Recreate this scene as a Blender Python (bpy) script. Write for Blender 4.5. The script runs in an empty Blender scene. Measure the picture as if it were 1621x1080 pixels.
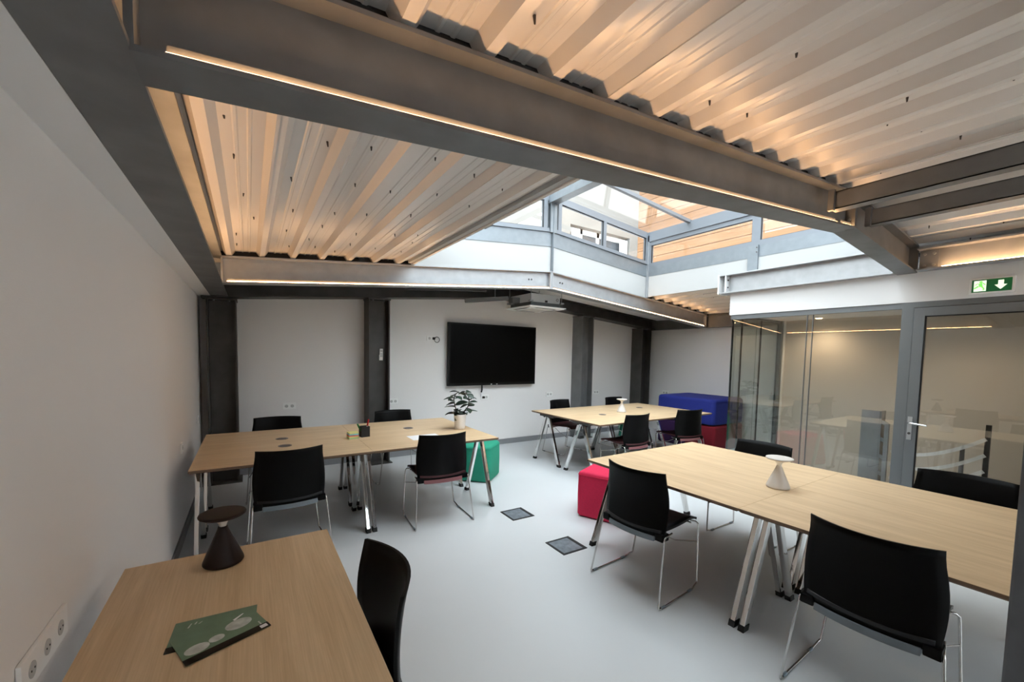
import bpy, math, random
from mathutils import Vector, Matrix

random.seed(7)
S = bpy.context.scene
C = S.collection
PI = math.pi

# ------------------------------------------------------------------ camera
FPX, CYPX = 643.94, 599.14
YAW, PITCH, ROLL = 0.574645, -0.0583737, 0.0199482
CAM_H = 1.6
_f = Vector((math.sin(YAW) * math.cos(PITCH), math.cos(YAW) * math.cos(PITCH), math.sin(PITCH)))
_r = Vector((math.cos(YAW), -math.sin(YAW), 0))
_u = _r.cross(_f)
_r2 = math.cos(ROLL) * _r + math.sin(ROLL) * _u
_u2 = -math.sin(ROLL) * _r + math.cos(ROLL) * _u
cam_d = bpy.data.cameras.new('camera')
cam = bpy.data.objects.new('camera', cam_d)
C.objects.link(cam)
cam_d.sensor_width = 36.0
cam_d.lens = FPX / 1621 * 36.0
cam_d.shift_y = (CYPX - 540) / 1621
cam_d.clip_start = 0.02
cam.matrix_world = Matrix(((_r2.x, _u2.x, -_f.x, 0), (_r2.y, _u2.y, -_f.y, 0), (_r2.z, _u2.z, -_f.z, CAM_H), (0, 0, 0, 1)))
S.camera = cam

# ------------------------------------------------------------------ world, exposure
W = bpy.data.worlds.new('overcast_sky')
S.world = W
W.use_nodes = True
bg = W.node_tree.nodes['Background']
bg.inputs[0].default_value = (0.86, 0.94, 1.0, 1)
SKY = 9.6
LED_POWER = 38.0
bg.inputs[1].default_value = SKY
S.view_settings.view_transform = 'Standard'
S.view_settings.look = 'None'
S.view_settings.exposure = 0.0
S.view_settings.gamma = 1.0
S.view_settings.use_curve_mapping = False
cy = S.cycles
cy.use_denoising = True
cy.max_bounces = 12
cy.diffuse_bounces = 6
cy.use_adaptive_sampling = True
cy.adaptive_threshold = 0.03
cy.glossy_bounces = 5
cy.transmission_bounces = 6
cy.transparent_max_bounces = 24
cy.sample_clamp_indirect = 6.0
cy.caustics_reflective = False
cy.caustics_refractive = False


# ------------------------------------------------------------------ materials
def newmat(name):
    m = bpy.data.materials.new(name)
    m.use_nodes = True
    return m, m.node_tree, m.node_tree.nodes['Principled BSDF']


def plain(name, col, rough=0.6, metal=0.0, noise=0.0, nscale=8.0, bump=0.0, bscale=120.0, emit=None, estr=0.0, spec=None, stretch=None):
    m, nt, b = newmat(name)
    b.inputs['Base Color'].default_value = (*col, 1)
    b.inputs['Roughness'].default_value = rough
    b.inputs['Metallic'].default_value = metal
    if spec is not None:
        b.inputs['Specular IOR Level'].default_value = spec
    L = nt.links
    tc = nt.nodes.new('ShaderNodeTexCoord')
    if noise > 0:
        mp = nt.nodes.new('ShaderNodeMapping')
        if stretch:
            mp.inputs['Scale'].default_value = stretch
        L.new(tc.outputs['Object'], mp.inputs['Vector'])
        n = nt.nodes.new('ShaderNodeTexNoise')
        n.inputs['Scale'].default_value = nscale
        n.inputs['Detail'].default_value = 5
        L.new(mp.outputs[0], n.inputs['Vector'])
        r = nt.nodes.new('ShaderNodeValToRGB')
        r.color_ramp.elements[0].position = 0.3
        r.color_ramp.elements[1].position = 0.7
        r.color_ramp.elements[0].color = tuple(c * (1 - noise) for c in col) + (1,)
        r.color_ramp.elements[1].color = tuple(min(1, c * (1 + noise)) for c in col) + (1,)
        L.new(n.outputs['Fac'], r.inputs['Fac'])
        L.new(r.outputs['Color'], b.inputs['Base Color'])
    if bump > 0:
        n2 = nt.nodes.new('ShaderNodeTexNoise')
        n2.inputs['Scale'].default_value = bscale
        n2.inputs['Detail'].default_value = 3
        L.new(tc.outputs['Object'], n2.inputs['Vector'])
        bp = nt.nodes.new('ShaderNodeBump')
        bp.inputs['Strength'].default_value = bump
        bp.inputs['Distance'].default_value = 0.01
        L.new(n2.outputs['Fac'], bp.inputs['Height'])
        L.new(bp.outputs[0], b.inputs['Normal'])
    if emit:
        b.inputs['Emission Color'].default_value = (*emit, 1)
        b.inputs['Emission Strength'].default_value = estr
    return m


def wood(name, light, dark, scale=(1.2, 14.0, 14.0), rough=0.42, knots=False):
    """grain runs along local x"""
    m, nt, b = newmat(name)
    L = nt.links
    tc = nt.nodes.new('ShaderNodeTexCoord')
    oi = nt.nodes.new('ShaderNodeObjectInfo')
    off = nt.nodes.new('ShaderNodeVectorMath')
    off.operation = 'SCALE'
    off.inputs[0].default_value = (7.3, 3.1, 0)
    L.new(oi.outputs['Random'], off.inputs['Scale'])
    add = nt.nodes.new('ShaderNodeVectorMath')
    L.new(tc.outputs['Object'], add.inputs[0])
    L.new(off.outputs[0], add.inputs[1])
    mp = nt.nodes.new('ShaderNodeMapping')
    mp.inputs['Scale'].default_value = scale
    L.new(add.outputs[0], mp.inputs['Vector'])
    n1 = nt.nodes.new('ShaderNodeTexNoise')
    n1.inputs['Scale'].default_value = 1.3
    n1.inputs['Detail'].default_value = 6
    n1.inputs['Roughness'].default_value = 0.6
    n1.inputs['Distortion'].default_value = 0.6
    L.new(mp.outputs[0], n1.inputs['Vector'])
    mp2 = nt.nodes.new('ShaderNodeMapping')
    mp2.inputs['Scale'].default_value = (scale[0] * 2, scale[1] * 9, scale[2] * 9)
    L.new(add.outputs[0], mp2.inputs['Vector'])
    n2 = nt.nodes.new('ShaderNodeTexNoise')
    n2.inputs['Scale'].default_value = 1.6
    n2.inputs['Detail'].default_value = 3
    L.new(mp2.outputs[0], n2.inputs['Vector'])
    mx = nt.nodes.new('ShaderNodeMath')
    mx.operation = 'MULTIPLY_ADD'
    mx.inputs[1].default_value = 0.35
    L.new(n2.outputs['Fac'], mx.inputs[0])
    sc = nt.nodes.new('ShaderNodeMath')
    sc.operation = 'MULTIPLY'
    sc.inputs[1].default_value = 0.65
    L.new(n1.outputs['Fac'], sc.inputs[0])
    L.new(sc.outputs[0], mx.inputs[2])
    r = nt.nodes.new('ShaderNodeValToRGB')
    r.color_ramp.elements[0].position = 0.36
    r.color_ramp.elements[0].color = (*dark, 1)
    r.color_ramp.elements[1].position = 0.62
    r.color_ramp.elements[1].color = (*light, 1)
    L.new(mx.outputs[0], r.inputs['Fac'])
    L.new(r.outputs['Color'], b.inputs['Base Color'])
    b.inputs['Roughness'].default_value = rough
    bp = nt.nodes.new('ShaderNodeBump')
    bp.inputs['Strength'].default_value = 0.06
    bp.inputs['Distance'].default_value = 0.004
    L.new(n2.outputs['Fac'], bp.inputs['Height'])
    L.new(bp.outputs[0], b.inputs['Normal'])
    return m


def glass(name, tint=(0.9, 0.93, 0.91), f0=0.04):
    """thin architectural pane: clear, mirror reflection after Schlick on each face"""
    m = bpy.data.materials.new(name)
    m.use_nodes = True
    nt = m.node_tree
    nt.nodes.clear()
    N = nt.nodes.new
    out = N('ShaderNodeOutputMaterial')
    tr = N('ShaderNodeBsdfTransparent')
    tr.inputs[0].default_value = (*tint, 1)
    gl = N('ShaderNodeBsdfGlossy')
    gl.inputs['Roughness'].default_value = 0.0
    gl.inputs['Color'].default_value = (1, 1, 1, 1)
    geo = N('ShaderNodeNewGeometry')
    dot = N('ShaderNodeVectorMath')
    dot.operation = 'DOT_PRODUCT'
    nt.links.new(geo.outputs['Normal'], dot.inputs[0])
    nt.links.new(geo.outputs['Incoming'], dot.inputs[1])
    ab = N('ShaderNodeMath')
    ab.operation = 'ABSOLUTE'
    nt.links.new(dot.outputs['Value'], ab.inputs[0])
    om = N('ShaderNodeMath')
    om.operation = 'SUBTRACT'
    om.inputs[0].default_value = 1.0
    nt.links.new(ab.outputs[0], om.inputs[1])
    pw = N('ShaderNodeMath')
    pw.operation = 'POWER'
    pw.inputs[1].default_value = 5.0
    nt.links.new(om.outputs[0], pw.inputs[0])
    ma = N('ShaderNodeMath')
    ma.operation = 'MULTIPLY_ADD'
    ma.inputs[1].default_value = 1.0 - f0
    ma.inputs[2].default_value = f0
    nt.links.new(pw.outputs[0], ma.inputs[0])
    mx = N('ShaderNodeMixShader')
    nt.links.new(ma.outputs[0], mx.inputs[0])
    nt.links.new(tr.outputs[0], mx.inputs[1])
    nt.links.new(gl.outputs[0], mx.inputs[2])
    nt.links.new(mx.outputs[0], out.inputs[0])
    return m


M = {}
M['wall'] = plain('painted_wall', (0.84, 0.815, 0.795), 0.75, bump=0.06, bscale=260)
M['wall_beige'] = plain('stair_wall_paint', (0.62, 0.55, 0.47), 0.7, bump=0.05, bscale=200)
M['white'] = plain('white_panel', (0.80, 0.81, 0.81), 0.5)
M['fascia'] = plain('pale_grey_fascia_board', (0.42, 0.425, 0.42), 0.5)
M['plaster'] = plain('white_plaster', (0.80, 0.79, 0.78), 0.7)
M['floor'] = plain('resin_floor', (0.60, 0.62, 0.63), 0.36, noise=0.03, nscale=1.2, bump=0.02, bscale=30)
M['base'] = plain('grey_skirting', (0.23, 0.235, 0.245), 0.5)
M['galv'] = plain('galvanised_steel', (0.37, 0.385, 0.40), 0.46, metal=0.55, noise=0.08, nscale=9)
M['galv_channel'] = plain('galvanised_channel', (0.215, 0.24, 0.26), 0.42, metal=0.45, noise=0.07, nscale=11)
M['galv_light'] = plain('bright_galvanised_steel', (0.46, 0.47, 0.475), 0.42, metal=0.5, noise=0.07, nscale=11)
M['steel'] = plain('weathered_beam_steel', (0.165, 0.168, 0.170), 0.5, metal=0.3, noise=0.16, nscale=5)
M['column'] = plain('dark_column_steel', (0.066, 0.062, 0.058), 0.5, metal=0.2, noise=0.25, nscale=5)
M['sheet'] = plain('lacquered_roof_sheet', (0.74, 0.70, 0.66), 0.27, metal=0.08)
M['black'] = plain('black_rubber', (0.01, 0.01, 0.01), 0.7)
M['foam'] = plain('dark_foam_closer', (0.02, 0.02, 0.022), 0.9)
M['alu'] = plain('grey_aluminium_frame', (0.20, 0.22, 0.245), 0.42, metal=0.25)
M['door_alu'] = plain('dark_grey_frame', (0.17, 0.18, 0.185), 0.42, metal=0.25)
M['glass'] = glass('clear_glass', (0.96, 0.97, 0.97))
M['part_glass'] = glass('partition_glass', (0.93, 0.94, 0.93), 0.075)
M['return_glass'] = glass('greenish_glass', (0.80, 0.84, 0.81), 0.05)
M['chrome'] = plain('chrome', (0.78, 0.78, 0.77), 0.05, metal=1.0)
M['rod'] = plain('chrome_rod', (0.62, 0.60, 0.58), 0.16, metal=1.0)
M['oak'] = wood('oak_laminate', (0.71, 0.525, 0.325), (0.565, 0.395, 0.225))
M['oak_edge'] = plain('oak_edge_band', (0.16, 0.095, 0.055), 0.5)
M['chair_black'] = plain('black_plastic_shell', (0.0022, 0.0022, 0.0024), 0.5, spec=0.13)
M['seat_black'] = plain('black_seat_shell', (0.009, 0.0095, 0.011), 0.4, spec=0.35)
M['seat_wine'] = plain('burgundy_upholstery', (0.055, 0.009, 0.012), 0.6, noise=0.2, nscale=60)
M['rail_grey'] = plain('blue_grey_plastic', (0.16, 0.19, 0.215), 0.45)
M['rail_wine'] = plain('mauve_plastic', (0.22, 0.085, 0.09), 0.45)
M['tv'] = plain('black_screen', (0.0015, 0.0015, 0.0015), 0.3, spec=0.1)
M['tv_bezel'] = plain('black_bezel', (0.004, 0.004, 0.004), 0.4, spec=0.2)
M['plastic_white'] = plain('white_plastic', (0.90, 0.89, 0.87), 0.45)
M['socket_dark'] = plain('socket_recess', (0.52, 0.51, 0.49), 0.6)
M['pink'] = plain('pink_fabric', (0.62, 0.010, 0.065), 0.8, noise=0.08, nscale=90, bump=0.15, bscale=500)
M['green'] = plain('green_fabric', (0.016, 0.30, 0.185), 0.8, noise=0.08, nscale=90, bump=0.15, bscale=500)
M['blue'] = plain('royal_blue_fabric', (0.011, 0.022, 0.215), 0.85, noise=0.08, nscale=90, bump=0.15, bscale=500)
M['red'] = plain('crimson_fabric', (0.20, 0.002, 0.013), 0.85, noise=0.08, nscale=90, bump=0.15, bscale=500)
M['purple'] = plain('dark_violet_fabric', (0.032, 0.006, 0.062), 0.85, noise=0.08, nscale=90)
M['lamp_dark'] = plain('dark_brown_lacquer', (0.017, 0.009, 0.008), 0.5, spec=0.25)
M['lamp_white'] = plain('chalk_white_lacquer', (0.66, 0.62, 0.58), 0.5)
M['diffuser'] = plain('frosted_diffuser', (0.85, 0.85, 0.83), 0.4)
M['pot'] = plain('white_ceramic', (0.85, 0.83, 0.81), 0.35)
M['soil'] = plain('potting_soil', (0.03, 0.02, 0.015), 0.95, noise=0.4, nscale=60)
M['leaf'] = plain('waxy_leaf', (0.022, 0.042, 0.026), 0.34, noise=0.4, nscale=30)
M['stem'] = plain('plant_stem', (0.04, 0.045, 0.03), 0.6)
M['brochure'] = plain('sage_green_print', (0.13, 0.22, 0.145), 0.38, noise=0.1, nscale=25)
M['brochure_pale'] = plain('pale_print', (0.52, 0.56, 0.53), 0.4, noise=0.25, nscale=30)
M['brochure_black'] = plain('black_print', (0.006, 0.0045, 0.004), 0.4, spec=0.15)
M['paper'] = plain('white_paper', (0.85, 0.85, 0.86), 0.6)
M['exit_green'] = plain('exit_green', (0.008, 0.12, 0.035), 0.4, emit=(0.01, 0.16, 0.04), estr=0.2)
M['exit_white'] = plain('exit_pictogram', (0.9, 0.95, 0.88), 0.4, emit=(0.85, 1.0, 0.75), estr=0.9)
M['exit_lime'] = plain('exit_runner', (0.3, 0.9, 0.2), 0.4, emit=(0.25, 1.0, 0.15), estr=0.7)
M['led_double'] = plain('warm_led_double_row', (1, 0.8, 0.4), 0.5, emit=(1.0, 0.56, 0.26), estr=LED_POWER * 2.0)
M['led'] = plain('warm_led', (1, 0.8, 0.4), 0.5, emit=(1.0, 0.56, 0.26), estr=LED_POWER)
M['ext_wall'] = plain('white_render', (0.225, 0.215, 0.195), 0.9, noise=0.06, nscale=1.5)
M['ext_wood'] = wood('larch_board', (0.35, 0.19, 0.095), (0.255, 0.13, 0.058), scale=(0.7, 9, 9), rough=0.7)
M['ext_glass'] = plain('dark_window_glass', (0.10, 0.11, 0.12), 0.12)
M['grey_plastic'] = plain('grey_duct', (0.15, 0.15, 0.15), 0.6)
M['ac_body'] = plain('zinc_casing', (0.62, 0.635, 0.64), 0.45, metal=0.1)
M['ac_dark'] = plain('dark_insulation', (0.10, 0.11, 0.115), 0.7)
M['hatch'] = plain('brushed_hatch_lid', (0.19, 0.22, 0.25), 0.45, metal=0.35, noise=0.3, nscale=20)
M['port'] = plain('anodised_cable_port', (0.22, 0.19, 0.185), 0.4, metal=0.5)
M['post'] = plain('grey_lacquered_post', (0.115, 0.12, 0.13), 0.55, noise=0.1, nscale=12)
for nm, col in dict(note_yellow=(0.72, 0.68, 0.28), note_blue=(0.18, 0.55, 0.66), note_pink=(0.75, 0.17, 0.18), note_green=(0.40, 0.66, 0.36)).items():
    M[nm] = plain(nm, col, 0.8)
M['pen_green'] = plain('green_marker', (0.02, 0.18, 0.05), 0.4)
M['pen_red'] = plain('red_marker', (0.5, 0.01, 0.012), 0.4)
M['spot'] = plain('warm_spot_lens', (1, 0.9, 0.7), 0.4, emit=(1.0, 0.72, 0.42), estr=40)


# ------------------------------------------------------------------ mesh helpers
class MB:
    def __init__(self):
        self.v, self.f, self.mi, self.sm = [], [], [], []
        self.cur, self.smooth = 0, False

    def add(self, vs, fs, mi=None, smooth=None):
        n = len(self.v)
        self.v += [tuple(p) for p in vs]
        for f in fs:
            self.f.append(tuple(i + n for i in f))
            self.mi.append(self.cur if mi is None else mi)
            self.sm.append(self.smooth if smooth is None else smooth)
        return self

    def box(self, x0, x1, y0, y1, z0, z1, mi=None):
        vs = [(x, y, z) for z in (z0, z1) for y in (y0, y1) for x in (x0, x1)]
        return self.add(vs, [(0, 2, 3, 1), (4, 5, 7, 6), (0, 1, 5, 4), (2, 6, 7, 3), (0, 4, 6, 2), (1, 3, 7, 5)], mi)

    def hexa(self, p, mi=None):
        """8 points, bottom ring 4 then top ring 4 (ccw seen from above)"""
        return self.add(p, [(3, 2, 1, 0), (4, 5, 6, 7), (0, 1, 5, 4), (1, 2, 6, 5), (2, 3, 7, 6), (3, 0, 4, 7)], mi)

    def prism(self, poly, a, b, axis='y', mi=None, smooth=False):
        """poly: list of 2-D points; extruded from a to b along axis"""
        n = len(poly)
        def mk(p, t):
            return {'y': (p[0], t, p[1]), 'x': (t, p[0], p[1]), 'z': (p[0], p[1], t)}[axis]
        vs = [mk(p, a) for p in poly] + [mk(p, b) for p in poly]
        fs = [(i, (i + 1) % n, n + (i + 1) % n, n + i) for i in range(n)]
        self.add(vs, fs, mi, smooth)
        self.add(vs, [tuple(range(n))[::-1], tuple(range(n, 2 * n))], mi, False)
        return self

    def tube(self, pts, r, n=8, mi=None, cap=True):
        pts = [Vector(p) for p in pts]
        rad = r if isinstance(r, (list, tuple)) else [r] * len(pts)
        vs, fs = [], []
        up = None
        for i, p in enumerate(pts):
            d = (pts[min(i + 1, len(pts) - 1)] - pts[max(i - 1, 0)]).normalized()
            if up is None:
                up = d.orthogonal().normalized()
            up = (up - d * up.dot(d)).normalized()
            sd = d.cross(up)
            for k in range(n):
                a = 2 * PI * k / n
                vs.append(p + (up * math.cos(a) + sd * math.sin(a)) * rad[i])
        for i in range(len(pts) - 1):
            for k in range(n):
                fs.append((i * n + k, i * n + (k + 1) % n, (i + 1) * n + (k + 1) % n, (i + 1) * n + k))
        self.add(vs, fs, mi, True)
        if cap:
            self.add(vs[:n], [tuple(range(n))[::-1]], mi, False)
            self.add(vs[-n:], [tuple(range(n))], mi, False)
        return self

    def lathe(self, prof, n=32, cx=0, cy=0, mi=None):
        vs, fs = [], []
        for r, z in prof:
            for k in range(n):
                a = 2 * PI * k / n
                vs.append((cx + r * math.cos(a), cy + r * math.sin(a), z))
        for i in range(len(prof) - 1):
            for k in range(n):
                fs.append((i * n + k, i * n + (k + 1) % n, (i + 1) * n + (k + 1) % n, (i + 1) * n + k))
        self.add(vs, fs, mi, True)
        return self

    def bar(self, a, b, w, h, up=(0, 0, 1), mi=None):
        a, b = Vector(a), Vector(b)
        d = (b - a).normalized()
        upv = Vector(up)
        s = d.cross(upv).normalized()
        t = s.cross(d).normalized()
        vs = []
        for p in (a, b):
            for (i, j) in ((-1, -1), (1, -1), (1, 1), (-1, 1)):
                vs.append(p + s * (i * w / 2) + t * (j * h / 2))
        return self.add(vs, [(0, 1, 2, 3), (7, 6, 5, 4), (0, 4, 5, 1), (1, 5, 6, 2), (2, 6, 7, 3), (3, 7, 4, 0)], mi)

    def build(self, name, mats, parent=None, origin=None, bevel=0.0):
        me = bpy.data.meshes.new(name)
        if origin is None and parent is None and self.v:
            xs, ys, zs = zip(*self.v)
            origin = ((min(xs) + max(xs)) / 2, (min(ys) + max(ys)) / 2, min(zs))
        o3 = Vector(origin) if origin is not None else Vector((0, 0, 0))
        me.from_pydata([Vector(p) - o3 for p in self.v], [], self.f)
        for m in (mats if isinstance(mats, (list, tuple)) else [mats]):
            me.materials.append(M[m] if isinstance(m, str) else m)
        for p, mi, sm in zip(me.polygons, self.mi, self.sm):
            p.material_index = mi
            p.use_smooth = sm
        me.update()
        import bmesh
        bm = bmesh.new()
        bm.from_mesh(me)
        bmesh.ops.recalc_face_normals(bm, faces=bm.faces)
        if bevel > 0:
            bmesh.ops.remove_doubles(bm, verts=bm.verts, dist=1e-5)
            eds = [e for e in bm.edges if len(e.link_faces) == 2 and e.calc_face_angle(0) > 0.6]
            bmesh.ops.bevel(bm, geom=eds, offset=bevel, segments=2, profile=0.6, affect='EDGES', clamp_overlap=True)
        bm.to_mesh(me)
        bm.free()
        o = bpy.data.objects.new(name, me)
        C.objects.link(o)
        o.location = o3
        if parent is not None:
            o.parent = parent
        return o


def tag(o, label, cat, group=None, kind=None):
    o['label'] = label
    o['category'] = cat
    if group:
        o['group'] = group
    if kind:
        o['kind'] = kind
    return o


def empty(name, loc=(0, 0, 0), rz=0.0, label=None, cat=None, group=None, kind=None):
    o = bpy.data.objects.new(name, None)
    C.objects.link(o)
    o.location = loc
    o.rotation_euler = (0, 0, rz)
    o.empty_display_size = 0.1
    if label:
        tag(o, label, cat, group, kind)
    return o


def copy_tree(root, loc=None, rz=None, parent=None):
    r = root.copy()
    C.objects.link(r)
    r.parent = parent
    if loc is not None:
        r.location = loc
    if rz is not None:
        r.rotation_euler = (0, 0, rz)
    for ch in list(root.children):
        copy_tree(ch, parent=r)
    return r


# ------------------------------------------------------------------ building frame
XL, XR, YB, YF = -0.487, 7.65, 6.13, -5.3
RIDGE, ZR, SL = 3.66, 2.55, 0.0885


def z0(x):
    return ZR - SL * abs(x - RIDGE)


# floor and walls
tag(MB().box(XL - .15, XR + .15, YF - .15, YB + .15, -0.12, 0).build('floor', 'floor'), 'smooth pale grey resin floor of the room', 'floor', kind='structure')
tag(MB().box(XL - .15, XL, YF, YB, 0, 2.72).build('wall_left', 'wall'), 'long plain off-white wall on the left', 'wall', kind='structure')
tag(MB().prism([(XL - .15, 0), (XR + .15, 0), (XR + .15, 2.62), (RIDGE, 2.97), (XL - .15, 2.62)], YB, YB + .15).build('wall_back', 'wall'), 'off-white far wall that carries the television', 'wall', kind='structure')
tag(MB().box(XR, XR + .15, YF, YB, 0, 2.55).build('wall_right', 'wall'), 'off-white side wall behind the blue pouf', 'wall', kind='structure')
tag(MB().prism([(XL - .15, 0), (XR + .15, 0), (XR + .15, 2.62), (RIDGE, 2.97), (XL - .15, 2.62)], YF - .15, YF).build('wall_front', 'wall'), 'off-white wall behind the viewpoint', 'wall', kind='structure')
tag(MB().box(XL, XR, YB - .014, YB, 0, 0.09).build('baseboard_back', 'base'), 'dark grey skirting along the far wall', 'skirting', kind='structure')
tag(MB().box(XL, XL + .014, YF, YB - .014, 0, 0.09).build('baseboard_left', 'base'), 'dark grey skirting along the left wall', 'skirting', kind='structure')
tag(MB().box(XL, -0.3645, YF, YB, 2.214, 2.30).build('trim_1', 'plaster'), 'narrow white boxed soffit between left wall and steel beam', 'soffit', kind='structure')

# roof slab over the back bay with white soffit
for k, (xa, xb) in enumerate(((XL - .15, RIDGE), (RIDGE, XR + .15))):
    mb = MB()
    mb.hexa([(xa, 4.74, z0(xa) + .20), (xb, 4.74, z0(xb) + .20), (xb, YB + .15, z0(xb) + .20), (xa, YB + .15, z0(xa) + .20),
             (xa, 4.74, z0(xa) + .42), (xb, 4.74, z0(xb) + .42), (xb, YB + .15, z0(xb) + .42), (xa, YB + .15, z0(xa) + .42)])
    tag(mb.build('trim_%d' % (2 + k), 'plaster'), ('white sloping soffit left of the air conditioner' if k == 0 else 'white sloping soffit right of the air conditioner'), 'soffit', kind='structure')


# sloped I section between two x positions in the plane of the frame, web at yc
def ibeam_x(mb, xa, xb, yc, h=0.25, w=0.14, tf=0.014, tw=0.01, zoff=0.0):
    za, zb = z0(xa) + zoff, z0(xb) + zoff
    def slab(y0, y1, lo, hi):
        mb.hexa([(xa, y0, za + lo), (xb, y0, zb + lo), (xb, y1, zb + lo), (xa, y1, za + lo),
                 (xa, y0, za + hi), (xb, y0, zb + hi), (xb, y1, zb + hi), (xa, y1, za + hi)])
    slab(yc - w / 2, yc + w / 2, 0, tf)
    slab(yc - w / 2, yc + w / 2, h - tf, h)
    slab(yc - tw / 2, yc + tw / 2, tf, h - tf)


def ibeam_y(mb, xc, ya, yb, zb, h=0.25, w=0.17, tf=0.014, tw=0.01):
    mb.box(xc - w / 2, xc + w / 2, ya, yb, zb, zb + tf)
    mb.box(xc - w / 2, xc + w / 2, ya, yb, zb + h - tf, zb + h)
    mb.box(xc - tw / 2, xc + tw / 2, ya, yb, zb + tf, zb + h - tf)


def bolt(mb, x, y, z, d, r=0.011, l=0.012):
    mb.tube([(x, y, z), (x + d[0] * l, y + d[1] * l, z + d[2] * l)], r, 6)


def rafter(name_label, yc, mat, xl, xr, w=0.137, ledboxes=True):
    root = empty('rafter_beam', (RIDGE, yc, 0), label=name_label, cat='steel beam', kind='structure')
    org = (RIDGE, yc, 0)
    for (a, b) in ((xl, RIDGE), (RIDGE, xr)):
        mb = MB()
        ibeam_x(mb, a, b, yc, w=w)
        mb.build('beam_section', mat, root, org).location = (0, 0, 0)
    # splice plates at the ridge
    for s in (-1, 1):
        mb = MB()
        x = RIDGE + s * 0.013
        mb.box(x - .010, x + .010, yc - w / 2 + .004, yc - .008, ZR - .003, ZR + .258)
        mb.build('splice_plate', mat, root, org).location = (0, 0, 0)
    for s in (-1, 1):
        for zz in (.06, .20):
            mb = MB()
            bolt(mb, RIDGE + s * .023, yc - w / 4, ZR + zz, (s, 0, 0))
            mb.build('bolt', 'galv', root, org).location = (0, 0, 0)
    # end plates
    for x, s in ((xl, 1), (xr, -1)):
        mb = MB()
        mb.box(x - .008, x + .008, yc - w / 2, yc + w / 2, z0(x) + .014, z0(x) + .236)
        mb.build('end_plate', mat, root, org).location = (0, 0, 0)
    return root


YN, YK = 1.2335, 4.72           # near and far frame, web centre
near = rafter('big galvanised roof beam crossing the foreground with a light strip on its flange', YN, 'steel', -0.197, 5.15)
back = rafter('galvanised roof beam under the skylight in front of the far wall', YK, 'galv', -0.197, 7.5)
# paired bolt holes on the far beam
for x in (3.30, 3.345, 3.86, 3.905):
    mb = MB()
    bolt(mb, x, YK - .005, z0(x) + .135, (0, -1, 0), r=.013, l=.006)
    mb.build('bolt', 'column', back, (RIDGE, YK, 0)).location = (0, 0, 0)
walltop = empty('rafter_beam', (RIDGE, 5.98, 0), label='dark steel beam lying along the top of the far wall', cat='steel beam', kind='structure')
for (a, b) in ((-0.45, RIDGE), (RIDGE, 7.6)):
    mb = MB()
    ibeam_x(mb, a, b, 5.98, h=.20, w=.26)
    mb.build('beam_section', 'column', walltop, (RIDGE, 5.98, 0)).location = (0, 0, 0)

# eave beams along the depth of the room
mb = MB()
ibeam_y(mb, -0.28, YF, 6.1, 2.215, h=.245, w=.168)
tag(mb.build('eave_beam', 'steel'), 'grey steel beam running along the top of the left wall', 'steel beam', kind='structure')
mb = MB()
ibeam_y(mb, 7.56, 1.3, 6.1, 2.2, h=.235, w=.14)
tag(mb.build('eave_beam', 'steel'), 'dark steel beam above the wall behind the blue pouf', 'steel beam', kind='structure')

# beam on top of the glazed partition: stub with end plate beyond the rafter and its continuation in front
XP = 5.15
pb = empty('eave_beam', (XP, 2.0, 2.42), label='galvanised beam lying on the white lintel above the glass partition', cat='steel beam', kind='structure')
org = (XP, 2.0, 2.42)
mb = MB()
ibeam_y(mb, XP, 1.31, 2.985, 2.425, h=.235, w=.20)
mb.build('beam_section', 'galv_light', pb, org).location = (0, 0, 0)
mb = MB()
ibeam_y(mb, XP, YF, 1.155, 2.425, h=.20, w=.20)
mb.build('beam_section', 'galv', pb, org).location = (0, 0, 0)
mb = MB().box(XP - .105, XP + .105, 2.985, 3.0, 2.42, 2.665)
mb.build('end_plate', 'white', pb, org).location = (0, 0, 0)
mb = MB().box(XP - .1, XP - .006, 2.90, 2.912, 2.44, 2.645)
mb.build('stiffener', 'white', pb, org).location = (0, 0, 0)
for zz in (2.50, 2.59):
    mb = MB()
    bolt(mb, XP - .055, 2.90, zz, (0, -1, 0), r=.010)
    mb.build('bolt', 'column', pb, org).location = (0, 0, 0)
mb = MB().box(XP - .012, XP - .006, 1.03, 1.15, 2.445, 2.605)
mb.build('splice_plate', 'galv', pb, org).location = (0, 0, 0)
for yy in (1.06, 1.12):
    for zz in (2.475, 2.575):
        mb = MB()
        bolt(mb, XP - .012, yy, zz, (-1, 0, 0), r=.012)
        mb.build('bolt', 'galv_light', pb, org).location = (0, 0, 0)

# purlins of the near bay
for x, lab in ((3.215, 'steel channel purlin left of the ridge in the near ceiling'), (3.86, 'steel channel purlin right of the ridge in the near ceiling')):
    p = empty('purlin', (x, 0, z0(x)), label=lab, cat='purlin', kind='structure')
    mb = MB()
    zb = z0(x) + .065
    mb.box(x - .035, x - .029, YF, 1.155, zb, zb + .11)
    mb.box(x - .035, x + .045, YF, 1.155, zb, zb + .006)
    mb.box(x - .035, x + .045, YF, 1.155, zb + .104, zb + .11)
    mb.box(x + .040, x + .045, YF, 1.155, zb + .006, zb + .022)
    mb.build('channel', 'steel', p, (x, 0, z0(x))).location = (0, 0, 0)
    mb = MB().box(x - .065, x - .037, 1.13, 1.162, zb - .01, zb + .12)
    mb.build('cleat', 'steel', p, (x, 0, z0(x))).location = (0, 0, 0)

# ------------------------------------------------------------------ corrugated ceiling
PITCH_R, PHASE, RH = 0.265, 0.124, 0.045
ceil_root = empty('ceiling', (RIDGE, 2, 2.6), label='warm-lit white trapezoidal sheet metal ceiling', cat='ceiling', kind='structure')


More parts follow.
